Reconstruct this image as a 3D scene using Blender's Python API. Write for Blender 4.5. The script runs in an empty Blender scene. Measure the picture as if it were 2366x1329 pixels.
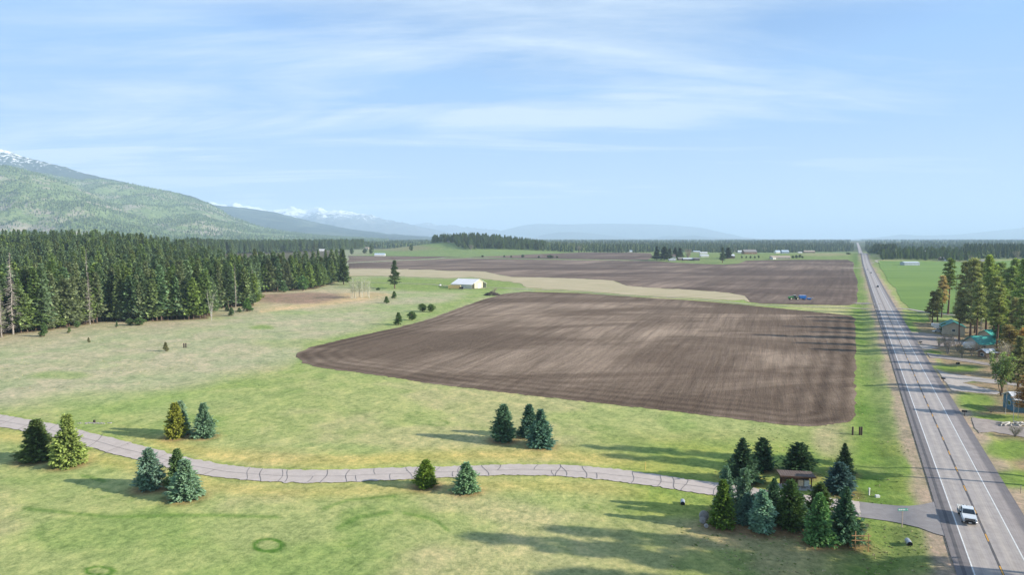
import bpy, math, random
import numpy as np
from mathutils import Vector, Matrix
from mathutils.geometry import delaunay_2d_cdt
random.seed(7); RNG = np.random.default_rng(7)
C = bpy.context.scene.collection
SC = bpy.context.scene
# ---------------------------------------------------------------- camera, sky, sun, exposure
CAM_H = 48.0
HAZE = 7.0e-5
SKY_CAP = (1.28, 2.62, 4.95); SKY_CLOUD = (3.5, 4.25, 5.15)
FPX = 1577.0            # focal length in photo pixels (photo 2366 x 1329)
PITCH = math.radians(4.05)
cam_d = bpy.data.cameras.new('camera'); cam = bpy.data.objects.new('camera', cam_d); C.objects.link(cam)
cam.location = (0, 0, CAM_H); cam.rotation_euler = (math.pi / 2 - PITCH, 0, 0)
cam_d.sensor_width = 36.0; cam_d.lens = 36.0 * FPX / 2366.0
cam_d.clip_start = 1.0; cam_d.clip_end = 120000.0
SC.camera = cam
SUN_EL = math.radians(22.0)
SUN_DIR = Vector((math.cos(SUN_EL) * 0.972, -math.cos(SUN_EL) * 0.235, math.sin(SUN_EL))).normalized()   # towards the sun
sun_d = bpy.data.lights.new('sun', 'SUN'); sun = bpy.data.objects.new('sun', sun_d); C.objects.link(sun)
sun_d.energy = 5.6; sun_d.angle = math.radians(0.6); sun_d.color = (1.0, 0.92, 0.80)
sun.rotation_euler = (-SUN_DIR).to_track_quat('-Z', 'Y').to_euler()
world = bpy.data.worlds.new('World'); SC.world = world; world.use_nodes = True
wt = world.node_tree; wt.nodes.clear()
def N(t, typ, **kw):
    n = t.nodes.new(typ)
    for k, v in kw.items():
        if k.startswith('i_'):
            key = k[2:]
            n.inputs[int(key) if key.isdigit() else key].default_value = v
        else: setattr(n, k, v)
    return n
def ramp(t, fac, stops, interp='LINEAR'):
    n = t.nodes.new('ShaderNodeValToRGB'); cr = n.color_ramp; cr.interpolation = interp
    while len(cr.elements) < len(stops): cr.elements.new(0.5)
    for e, (p, c) in zip(cr.elements, stops):
        e.position = p; e.color = (c, c, c, 1) if isinstance(c, (int, float)) else (*c, 1)
    t.links.new(fac, n.inputs[0]); return n
def M_(t, op, a, b=None, clamp=False):
    n = t.nodes.new('ShaderNodeMath'); n.operation = op; n.use_clamp = clamp
    for i, v in enumerate((a, b)):
        if v is None: continue
        if isinstance(v, (int, float)): n.inputs[i].default_value = v
        else: t.links.new(v, n.inputs[i])
    return n.outputs[0]
def mixc(t, fac, a, b, mode='MIX'):
    n = t.nodes.new('ShaderNodeMix'); n.data_type = 'RGBA'; n.blend_type = mode
    for s, v in ((n.inputs[0], fac), (n.inputs[6], a), (n.inputs[7], b)):
        if isinstance(v, (int, float)): s.default_value = v
        elif isinstance(v, tuple): s.default_value = (*v, 1)
        else: t.links.new(v, s)
    return n.outputs[2]
def noise(t, vec, scale, detail=4, rough=0.55, dist=0.0, out='Fac'):
    n = N(t, 'ShaderNodeTexNoise'); n.inputs['Scale'].default_value = scale; n.inputs['Detail'].default_value = detail
    n.inputs['Roughness'].default_value = rough; n.inputs['Distortion'].default_value = dist
    t.links.new(vec, n.inputs['Vector']); return n.outputs[out]
def mapping(t, vec, scale=(1, 1, 1), rot=(0, 0, 0), loc=(0, 0, 0)):
    n = N(t, 'ShaderNodeMapping'); n.inputs['Scale'].default_value = scale; n.inputs['Rotation'].default_value = rot
    n.inputs['Location'].default_value = loc; t.links.new(vec, n.inputs['Vector']); return n.outputs[0]
def aniso(t, v, angle, sx, sy):
    return mapping(t, mapping(t, v, (1, 1, 1), (0, 0, -angle)), (sx, sy, 1))
sky = N(wt, 'ShaderNodeTexSky', sky_type='NISHITA', sun_disc=False)
sky.sun_elevation = SUN_EL
sky.sun_rotation = math.atan2(SUN_DIR.x, SUN_DIR.y)
sky.altitude = 900; sky.air_density = 1.0; sky.dust_density = 0.6; sky.ozone_density = 1.5
tc = N(wt, 'ShaderNodeTexCoord'); sep = N(wt, 'ShaderNodeSeparateXYZ'); wt.links.new(tc.outputs['Generated'], sep.inputs[0])
zc = M_(wt, 'ADD', M_(wt, 'MAXIMUM', sep.outputs[2], 0.0), 0.055)
comb = N(wt, 'ShaderNodeCombineXYZ')
wt.links.new(M_(wt, 'DIVIDE', sep.outputs[0], zc), comb.inputs[0]); wt.links.new(M_(wt, 'DIVIDE', sep.outputs[1], zc), comb.inputs[1])
cv = comb.outputs[0]
wisp = noise(wt, mapping(wt, cv, (0.34, 0.95, 1), (0, 0, -0.16), (1.3, 2.1, 0)), 0.8, 9, 0.62, 1.1)
fib = noise(wt, mapping(wt, cv, (0.5, 2.4, 1), (0, 0, 0.12), (7.3, 3.1, 0)), 0.8, 8, 0.65, 0.7)
veil = noise(wt, mapping(wt, cv, (0.42, 0.7, 1), (0, 0, 0.2), (4.9, 0.2, 0)), 0.5, 4, 0.5, 0.5)
c1 = ramp(wt, wisp, [(0.36, 0.0), (0.70, 1.0)]).outputs[0]
c3 = ramp(wt, fib, [(0.34, 0.25), (0.68, 1.0)]).outputs[0]
c2 = ramp(wt, veil, [(0.34, 0.10), (0.60, 1.0)]).outputs[0]
cl = M_(wt, 'MULTIPLY', M_(wt, 'MULTIPLY', c1, c3), M_(wt, 'MULTIPLY', c2, 2.4), True)
cl = M_(wt, 'ADD', cl, M_(wt, 'MULTIPLY', c2, 0.20))
left = N(wt, 'ShaderNodeMapRange'); left.inputs[1].default_value = 0.55; left.inputs[2].default_value = -0.6; left.inputs[3].default_value = 0.55; left.inputs[4].default_value = 1.25
wt.links.new(sep.outputs[0], left.inputs[0])
cl = M_(wt, 'MULTIPLY', cl, left.outputs[0], True)
low = ramp(wt, sep.outputs[2], [(0.0, 0.85), (0.06, 0.62), (0.15, 0.30), (0.34, 0.0)]).outputs[0]
cl = M_(wt, 'MAXIMUM', cl, low)
tinted = mixc(wt, 1.0, mixc(wt, 1.0, sky.outputs[0], (0.72, 0.90, 1.10), 'MULTIPLY'), SKY_CAP, 'DARKEN')
col = mixc(wt, cl, tinted, SKY_CLOUD)
bg = N(wt, 'ShaderNodeBackground'); bg.inputs[1].default_value = 0.115
wt.links.new(col, bg.inputs[0]); wo = N(wt, 'ShaderNodeOutputWorld'); wt.links.new(bg.outputs[0], wo.inputs[0])
SC.view_settings.view_transform = 'Standard'; SC.view_settings.look = 'None'
SC.view_settings.gamma = 1.0; SC.view_settings.exposure = 0.80; SC.view_settings.use_curve_mapping = False
SC.render.engine = 'CYCLES'
cy = SC.cycles; cy.max_bounces = 6; cy.diffuse_bounces = 2; cy.glossy_bounces = 2; cy.transmission_bounces = 4
cy.transparent_max_bounces = 12; cy.volume_bounces = 1; cy.use_denoising = True; cy.sample_clamp_indirect = 4.0
# ---------------------------------------------------------------- terrain
def sstep(a, b, x):
    t = np.clip((x - a) / (b - a), 0, 1); return t * t * (3 - 2 * t)
def _h(ix, iy, s):
    n = (ix.astype(np.int64) * 374761393 + iy.astype(np.int64) * 668265263 + s * 974711) & 0x7fffffff
    n = ((n ^ (n >> 13)) * 1274126177) & 0x7fffffff
    return ((n ^ (n >> 16)) & 0xffff) / 65535.0
def vnoise(x, y, s=0):
    ix = np.floor(x); iy = np.floor(y); fx = x - ix; fy = y - iy
    fx = fx * fx * (3 - 2 * fx); fy = fy * fy * (3 - 2 * fy)
    a = _h(ix, iy, s); b = _h(ix + 1, iy, s); c = _h(ix, iy + 1, s); d = _h(ix + 1, iy + 1, s)
    return (a + (b - a) * fx) * (1 - fy) + (c + (d - c) * fx) * fy
def fbm(x, y, s=0, o=4):
    r = 0; amp = 0.5; tot = 0
    for k in range(o):
        r = r + amp * vnoise(x * 2 ** k, y * 2 ** k, s + k); tot += amp; amp *= 0.5
    return r / tot
_yy = np.concatenate([np.arange(0, 9000, 20.0), [70000.0]])
def _prof(ys, zs):
    z = np.interp(_yy, ys, zs); k = np.hanning(17); k /= k.sum()
    zp = np.concatenate([np.full(8, z[0]), z[:-1], np.full(8, z[-2])]); zz = np.convolve(zp, k, 'valid')
    return np.concatenate([zz, [30.0]])
PR = _prof([0, 600, 900, 1250, 1600, 1980, 2300, 2600, 2800, 3500, 5000, 9000], [0, 0, 1.5, 3.5, 16, 5, 2, 3, 7, 14, 24, 28])
PL = _prof([0, 600, 1200, 1800, 3000, 5000, 9000], [0, 0, 2, 8, 14, 24, 28])
RX0, RK = 23.0, 0.5                      # highway centre line x = RX0 + RK*y
RU = Vector((RK, 1, 0)).normalized(); RN = Vector((RU.y, -RU.x, 0))
def road_off(x, y): return (x - RX0 - RK * y) * RN.x
def HT(x, y):
    x = np.asarray(x, float); y = np.asarray(y, float)
    ya = np.maximum(y, 1.0); t = x / ya
    w = sstep(0.06, 0.34, t)
    z = np.interp(y, _yy, PR) * w + np.interp(y, _yy, PL) * (1 - w)
    z = z + 35 * np.exp(-((x + 135) / 215) ** 2 - ((y - 2180) / 230) ** 2)
    z = z + 26 * sstep(430, 900, y) * (1 - sstep(1500, 2600, y)) * sstep(0.36, 0.62, -t)
    s = road_off(x, y)
    near = (1 - sstep(900, 1300, y))
    z = z - 0.4 * np.exp(-((s + 15.0) / 4.5) ** 2) * near * (1 - np.exp(-((y - 128) / 16) ** 2))
    z = z + 0.5 * (fbm(x / 60, y / 60, 5, 2) - 0.5) * sstep(10, 30, np.abs(s)) * (y > 0) * near
    z = z - 0.35 * sstep(9, 14, np.abs(s)) * near
    return z
CP, SP = math.cos(PITCH), math.sin(PITCH)
def rays(px, py):
    cx = (np.asarray(px, float) - 1183) / FPX; cyy = (664.5 - np.asarray(py, float)) / FPX
    return cx, CP + cyy * SP, -SP + cyy * CP
def unproj(px, py):
    px = np.atleast_1d(np.asarray(px, float)); py = np.atleast_1d(np.asarray(py, float))
    dx, dy, dz = rays(px, py)
    t0 = np.full(px.shape, 20.0); lo = t0.copy(); hi = np.full(px.shape, 60000.0); done = np.zeros(px.shape, bool); t = t0.copy()
    g_ = 1.012 if len(px) > 400 else 1.02
    while t.min() < 60000 and not done.all():
        tn = t * g_
        below = (CAM_H + dz * tn) < HT(dx * tn, dy * tn)
        new = below & ~done
        lo[new] = t[new]; hi[new] = tn[new]; done |= below; t = tn
    lo[~done] = 30000
    for _ in range(24):
        m = (lo + hi) / 2; b = (CAM_H + dz * m) < HT(dx * m, dy * m)
        hi = np.where(b, m, hi); lo = np.where(b, lo, m)
    return np.stack([dx * hi, dy * hi], 1)
_memo = {}
def gp(px, py, lift=0.0):
    p = _memo.get((px, py))
    if p is None: p = _memo[(px, py)] = unproj(px, py)[0]
    return Vector((p[0], p[1], float(HT(p[0], p[1])) + lift))
def proj(x, y, z):
    dz = z - CAM_H; d = y * CP - dz * SP; v = y * SP + dz * CP
    d = np.where(d > 1, d, 1); return 1183 + FPX * x / d, 664.5 - FPX * v / d
def pxm(p): return p.y / FPX             # metres per photo pixel at that point
# ---------------------------------------------------------------- object helpers
def tag(o, label=None, cat=None, group=None, kind=None):
    if label: o['label'] = label
    if cat: o['category'] = cat
    if group: o['group'] = group
    if kind: o['kind'] = kind
    return o
def thing(name, label, cat, loc=(0, 0, 0), rot=0.0, group=None):
    o = bpy.data.objects.new(name, None); C.objects.link(o); o.location = loc; o.rotation_euler = (0, 0, rot); o.empty_display_size = 0.5
    return tag(o, label, cat, group)
def npmesh(name, V, F, mats, fmat=None, smooth=False, attrs=None, k=None):
    """V (n,3); F (m,k) array of k-gons, or a list of face lists"""
    me = bpy.data.meshes.new(name)
    V = np.asarray(V, np.float32)
    if isinstance(F, np.ndarray):
        m, kk = F.shape
        me.vertices.add(len(V)); me.vertices.foreach_set('co', V.ravel())
        me.loops.add(m * kk); me.loops.foreach_set('vertex_index', F.astype(np.int32).ravel())
        me.polygons.add(m); me.polygons.foreach_set('loop_start', np.arange(0, m * kk, kk, dtype=np.int32))
        me.polygons.foreach_set('loop_total', np.full(m, kk, np.int32))
    else:
        me.from_pydata([tuple(v) for v in V.tolist()], [], F)
    for mt in (mats if isinstance(mats, (list, tuple)) else [mats]): me.materials.append(mt)
    if fmat is not None: me.polygons.foreach_set('material_index', np.asarray(fmat, np.int32))
    if smooth: me.polygons.foreach_set('use_smooth', np.ones(len(me.polygons), bool))
    for an, (dom, typ, data) in (attrs or {}).items():
        at = me.attributes.new(an, typ, dom); at.data.foreach_set('color' if 'COLOR' in typ else 'value', np.asarray(data, np.float32).ravel())
    me.update(); me.validate() if not isinstance(F, np.ndarray) else None
    return me
def link(name, me, parent=None, loc=None, rot=None):
    o = bpy.data.objects.new(name, me); C.objects.link(o)
    if parent: o.parent = parent
    if loc is not None: o.location = loc
    if rot is not None: o.rotation_euler = rot
    return o
class MB:
    """collects simple shapes into one mesh"""
    def __init__(s): s.v = []; s.f = []; s.m = []
    def add(s, vs, fs, mi=0):
        b = len(s.v); s.v += [tuple(v) for v in vs]; s.f += [[b + i for i in f] for f in fs]; s.m += [mi] * len(fs); return s
    def box(s, c, d, rz=0.0, mi=0, bev=0.0, ry=0.0):
        hx, hy, hz = d[0] / 2, d[1] / 2, d[2] / 2
        if bev > 0:
            b = min(bev, hx * .9, hy * .9, hz * .9); vs = []
            for sx in (-1, 1):
                for sy in (-1, 1):
                    for sz in (-1, 1):
                        vs += [(sx * (hx - b), sy * (hy - b), sz * hz), (sx * (hx - b), sy * hy, sz * (hz - b)), (sx * hx, sy * (hy - b), sz * (hz - b))]
            ids = lambda sx, sy, sz: ((sx > 0) * 4 + (sy > 0) * 2 + (sz > 0)) * 3
            fs = []
            for sg in (-1, 1):
                fs.append([ids(a, b_, sg) + 0 for a, b_ in ((-1, -1), (1, -1), (1, 1), (-1, 1))])
                fs.append([ids(a, sg, b_) + 1 for a, b_ in ((-1, -1), (1, -1), (1, 1), (-1, 1))])
                fs.append([ids(sg, a, b_) + 2 for a, b_ in ((-1, -1), (1, -1), (1, 1), (-1, 1))])
            for a in (-1, 1):
                for b_ in (-1, 1):
                    fs.append([ids(-1, a, b_) + 0, ids(1, a, b_) + 0, ids(1, a, b_) + 1, ids(-1, a, b_) + 1])
                    fs.append([ids(a, -1, b_) + 0, ids(a, 1, b_) + 0, ids(a, 1, b_) + 2, ids(a, -1, b_) + 2])
                    fs.append([ids(a, b_, -1) + 1, ids(a, b_, 1) + 1, ids(a, b_, 1) + 2, ids(a, b_, -1) + 2])
                    for c_ in (-1, 1): fs.append([ids(a, b_, c_) + 0, ids(a, b_, c_) + 1, ids(a, b_, c_) + 2])
        else:
            vs = [(sx * hx, sy * hy, sz * hz) for sx in (-1, 1) for sy in (-1, 1) for sz in (-1, 1)]
            fs = [[0, 1, 3, 2], [4, 6, 7, 5], [0, 4, 5, 1], [2, 3, 7, 6], [0, 2, 6, 4], [1, 5, 7, 3]]
        R = Matrix.Rotation(rz, 3, 'Z') @ Matrix.Rotation(ry, 3, 'Y')
        return s.add([R @ Vector(v) + Vector(c) for v in vs], fs, mi)
    def tube(s, pts, rad, n=6, mi=0, cap=True):
        pts = [Vector(p) for p in pts]; rad = rad if isinstance(rad, (list, tuple)) else [rad] * len(pts); vs = []
        for i, p in enumerate(pts):
            d = (pts[min(i + 1, len(pts) - 1)] - pts[max(i - 1, 0)]).normalized()
            a = d.orthogonal().normalized() if abs(d.z) < .99 else Vector((1, 0, 0)); a = (a - d * a.dot(d)).normalized(); b = d.cross(a)
            for k in range(n):
                an = 2 * math.pi * k / n; vs.append(p + (a * math.cos(an) + b * math.sin(an)) * rad[i])
        fs = []
        for i in range(len(pts) - 1):
            for k in range(n): fs.append([i * n + k, i * n + (k + 1) % n, (i + 1) * n + (k + 1) % n, (i + 1) * n + k])
        if cap: fs.append(list(range(n))[::-1]); fs.append([(len(pts) - 1) * n + k for k in range(n)])
        return s.add(vs, fs, mi)
    def prism(s, poly, y0, y1, mi=0, inset=None):
        """poly in xz, extruded along y; inset(z) scales |y|"""
        n = len(poly); f = inset or (lambda z: 1.0)
        vs = [(x, y0 * f(z), z) for x, z in poly] + [(x, y1 * f(z), z) for x, z in poly]
        fs = [list(range(n)), [n + i for i in range(n)][::-1]] + [[i, n + i, n + (i + 1) % n, (i + 1) % n] for i in range(n)]
        return s.add(vs, fs, mi)
    def build(s, name, mats, parent=None, loc=None, rot=None, smooth=False):
        me = npmesh(name, np.array(s.v), s.f, mats, s.m, smooth); return link(name, me, parent, loc, rot)
# ---------------------------------------------------------------- materials
MATS = {}
def mat(name, c1, c2=None, scale=1.0, rough=0.85, bump=0.0, metal=0.0, spec=0.25, detail=5, stretch=(1, 1, 1), emit=None):
    if name in MATS: return MATS[name]
    m = bpy.data.materials.new(name); m.use_nodes = True; t = m.node_tree; b = t.nodes['Principled BSDF']
    c2 = c2 or tuple(x * 0.75 for x in c1)
    tcn = N(t, 'ShaderNodeTexCoord'); v = mapping(t, tcn.outputs['Object'], stretch)
    n = noise(t, v, scale, detail, 0.6)
    t.links.new(ramp(t, n, [(0.3, c2), (0.7, c1)]).outputs[0], b.inputs['Base Color'])
    b.inputs['Roughness'].default_value = rough; b.inputs['Metallic'].default_value = metal; b.inputs['Specular IOR Level'].default_value = spec
    if bump:
        bn = N(t, 'ShaderNodeBump'); bn.inputs['Strength'].default_value = bump; bn.inputs['Distance'].default_value = 0.1
        t.links.new(n, bn.inputs['Height']); t.links.new(bn.outputs[0], b.inputs['Normal'])
    MATS[name] = m; return m
def leaf_mat(name, trans=0.25, vary=0.5, wash=(1, 1, 1)):
    m = bpy.data.materials.new(name); m.use_nodes = True; t = m.node_tree; t.nodes.clear()
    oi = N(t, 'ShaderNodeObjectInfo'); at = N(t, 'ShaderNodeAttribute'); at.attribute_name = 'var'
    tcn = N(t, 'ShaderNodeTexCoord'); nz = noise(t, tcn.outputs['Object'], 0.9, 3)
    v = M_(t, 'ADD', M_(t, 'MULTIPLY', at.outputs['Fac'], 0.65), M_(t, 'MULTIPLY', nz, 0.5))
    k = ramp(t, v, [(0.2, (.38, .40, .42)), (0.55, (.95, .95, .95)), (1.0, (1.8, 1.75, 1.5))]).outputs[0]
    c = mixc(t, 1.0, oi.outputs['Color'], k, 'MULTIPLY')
    d = N(t, 'ShaderNodeBsdfPrincipled'); d.inputs['Roughness'].default_value = 0.75; d.inputs['Specular IOR Level'].default_value = 0.15
    tr = N(t, 'ShaderNodeBsdfTranslucent'); ms = N(t, 'ShaderNodeMixShader'); ms.inputs[0].default_value = trans
    t.links.new(c, d.inputs['Base Color']); t.links.new(mixc(t, 1.0, c, (1.1, 1.25, 0.6), 'MULTIPLY'), tr.inputs[0])
    t.links.new(d.outputs[0], ms.inputs[1]); t.links.new(tr.outputs[0], ms.inputs[2])
    o = N(t, 'ShaderNodeOutputMaterial'); t.links.new(ms.outputs[0], o.inputs[0]); return m
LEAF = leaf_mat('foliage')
BARK = mat('bark', (0.16, 0.11, 0.08), (0.07, 0.05, 0.04), 3.0, 0.95, 0.4)
BARKP = mat('pine_bark', (0.20, 0.12, 0.08), (0.08, 0.055, 0.045), 2.5, 0.95, 0.4)
BARKW = mat('pale_bark', (0.62, 0.60, 0.55), (0.25, 0.23, 0.2), 1.5, 0.9, 0.2)
BARKG = mat('grey_deadwood', (0.40, 0.36, 0.32), (0.16, 0.14, 0.125), 2.0, 0.95, 0.2)
# ---------------------------------------------------------------- ground sheet
FIELD_A = [(682,826),(688,816),(720,803),(790,785),(860,770),(930,755),(1000,735),(1060,712),(1110,695),(1165,679),(1215,674.5),(1336,677.5),(1500,689),(1600,694.5),(1700,703),(1800,713),(1900,723),(1965,730),(1975,738),(1977,800),(1977,900),(1976,958),(1966,974),(1900,984),(1870,987),(1780,979),(1650,963),(1500,945),(1350,928),(1200,912),(1130,903),(1000,888),(900,872),(800,858),(740,850),(700,840)]
B_BOT = [(807,621.5),(900,622),(1000,624),(1027,626),(1100,627),(1123,628),(1141,633.5),(1179,640),(1260,642),(1356,645),(1420,649),(1436,655),(1445,661),(1500,665.5),(1612,671),(1694,678),(1712,684),(1720,692),(1729,698),(1764,702.5),(1845,704.3),(1961,706)]
UP_ROAD = [(770,609.5),(817,607),(922,602),(1000,599),(1027,596.5),(1077,595.5),(1179,598),(1331,600),(1450,601.6),(1500,602.3),(1516,602.5)]
FIELD_B = B_BOT + [(1980,702),(1982,660),(1978,640),(1975,625),(1973,606),(1961,600.5),(1850,600.5),(1752,601.5),(1724,602.5),(1706,609),(1671,611.5),(1620,610),(1566,607.5),(1520,604)] + [(x, y + 1.2) for x, y in UP_ROAD[:0:-1]] + [(807,608.6)]
FIELD_C = [(800,591.5),(900,592),(1039,593.2),(1070,594),(1027,595.2),(1000,597.6),(922,600.5),(817,605.8),(800,606.5)]
FIELD_D = [(1085,594.2),(1154,591.8),(1230,588),(1344,583.5),(1450,584),(1500,585),(1508,596),(1500,601),(1331,598.9),(1179,597)]
STUB = B_BOT[:19] + [(1712,693),(1690,695),(1600,688.5),(1450,681.8),(1336,672.5),(1230,667),(1205,655),(1150,649),(1090,641),(1030,643.5),(925,639),(807,638)]
MEADOW = [(2028,603.5),(2034,619),(2051,644),(2068,667),(2085,695),(2100,715),(2138,722),(2180,724),(2260,730),(2366,738),(2480,745),(2480,600),(2366,599.5),(2266,606.5),(2200,605),(2118,603)]
LANE_T = [(-60,949),(0,959),(70,971),(144,985),(250,1010.6),(334,1033),(400,1051),(469,1067),(520,1075),(600,1084),(700,1088),(800,1086.5),(900,1083),(1000,1080),(1100,1077),(1200,1074.5),(1300,1075.6),(1400,1083),(1500,1096),(1600,1110.6),(1700,1124),(1800,1137.5),(1900,1150.5),(1986,1161.5)]
LANE_B = [(-60,976),(0,987),(70,1001),(135,1016),(257,1049),(320,1065),(400,1084.5),(463,1098.6),(520,1106.5),(600,1114),(700,1118),(800,1116),(900,1111.5),(1000,1106),(1100,1101.6),(1200,1099),(1300,1102),(1400,1110.5),(1500,1124),(1600,1138.8),(1700,1153),(1800,1167),(1900,1182),(1986,1196)]
APRON = [(1984,1161),(2030,1166.5),(2074,1170.5),(2100,1171),(2130,1168),(2160,1161),(2196,1150),(2222,1210),(2252,1280),(2236,1280),(2222,1262),(2205,1247),(2160,1235),(2123,1221),(2080,1211),(2049,1205.5),(1984,1196.5)]
SPRUCES = [  # base px, base py, top py, width px, colour, label
 (87,1068,972,67,(.058,.082,.030),'dark olive spruce left of the paler one beside the lane at the far left'),
 (158,1080,959,64,(.135,.165,.055),'tall yellow green spruce with a thin tip beside the lane at the far left'),
 (406,1017,934,44,(.135,.140,.028),'golden yellow spruce on the grass above the curving lane'),
 (419,1009,930,40,(.13,.18,.135),'pale blue spruce half hidden behind the golden one'),
 (472,1015,935,44,(.085,.135,.095),'bluish spruce standing just right of the golden one'),
 (346,1135,1038,60,(.095,.145,.12),'blue spruce with a notched narrow top below the lane'),
 (411,1132,1040,46,(.06,.095,.04),'darker green spruce tucked behind the broad pale blue one'),
 (429,1156,1064,66,(.11,.165,.12),'broad pale blue green spruce below the lane'),
 (1163,1024,938,54,(.06,.105,.07),'dark green spruce left of the touching pair in mid lawn'),
 (1223,1013,938,44,(.05,.095,.075),'rear tree of the touching spruce pair in mid lawn'),
 (1249,1036,950,53,(.055,.105,.085),'front blue green tree of the touching spruce pair in mid lawn'),
 (984,1130,1066,50,(.085,.125,.02),'small bright yellow green spruce on the near side of the lane'),
 (1078,1141,1072,52,(.105,.165,.10),'small pale blue green spruce on the near side of the lane'),
 (1715,1117,1014,68,(.032,.06,.036),'broad dark spruce across the lane with a reddish tip'),
 (1761,1091,1015,46,(.03,.06,.034),'dark spruce behind and right of the one with the reddish tip'),
 (1845,1102,1026,66,(.028,.055,.026),'dark spruce directly behind the mailbox shelter'),
 (1950,1100,1027,38,(.05,.075,.04),'slender spruce tip rising behind the dark blue one by the highway'),
 (1940,1144,1072,64,(.038,.07,.072),'dark blue spruce right of the mailbox shelter'),
 (1676,1188,1080,44,(.085,.135,.105),'pale blue spruce behind the olive one at the left end of the clump'),
 (1669,1221,1110,52,(.065,.10,.02),'olive green spruce at the left end of the front clump, by the stone discs'),
 (1718,1203,1084,46,(.075,.115,.085),'tall grey green spruce second in the front clump'),
 (1725,1214,1143,42,(.07,.12,.105),'small blue spruce low in the front clump'),
 (1787,1209,1106,54,(.045,.085,.055),'dark spruce at the lane edge behind the pale blue one'),
 (1760,1234,1134,58,(.12,.19,.15),'pale silver blue spruce at the front of the clump'),
 (1824,1228,1110,60,(.045,.075,.025),'dark olive spruce in the middle of the clump below the shelter'),
 (1846,1221,1141,44,(.06,.10,.075),'blue green spruce below the grey mailbox panel'),
 (1893,1215,1118,60,(.045,.07,.022),'olive spruce behind the bright green front one'),
 (1891,1262,1141,60,(.075,.14,.055),'bright green spruce nearest the camera in the clump'),
 (1952,1256,1124,70,(.045,.085,.055),'large dark spruce at the right end of the clump beside the timber frame'),
]
def polydist(px, py, pts):
    d = np.full(px.shape, 1e9)
    for (x0, y0), (x1, y1) in zip(pts[:-1], pts[1:]):
        vx, vy = x1 - x0, y1 - y0; L = vx * vx + vy * vy
        t = np.clip(((px - x0) * vx + (py - y0) * vy) / L, 0, 1)
        d = np.minimum(d, np.hypot(px - x0 - t * vx, py - y0 - t * vy))
    return d
def inpoly(x, y, P):
    c = np.zeros(x.shape, bool); n = len(P)
    for i in range(n):
        x0, y0 = P[i]; x1, y1 = P[i - 1]
        if y0 == y1: continue
        c ^= ((y0 > y) != (y1 > y)) & (x < (x1 - x0) * (y - y0) / (y1 - y0) + x0)
    return c
rad = [16.0]
while rad[-1] < 62000:
    r = rad[-1]; rad.append(r * (1.03 if r < 70 else 1.0065 if r < 240 else 1.011 if r < 750 else 1.018 if r < 3500 else 1.05))
rad = np.array(rad)
ang = np.radians(np.concatenate([[-180], np.arange(-174, -47, 6), np.arange(-46, 46.01, 0.25), np.arange(50, 180, 6), [180]]))
RR, AA = np.meshgrid(rad, ang, indexing='ij')
GX = (RR * np.sin(AA)); GY = (RR * np.cos(AA)); GZ = HT(GX, GY)
nr, na = GX.shape
PX, PY = proj(GX, GY, GZ); vis = GY > 30
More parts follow.
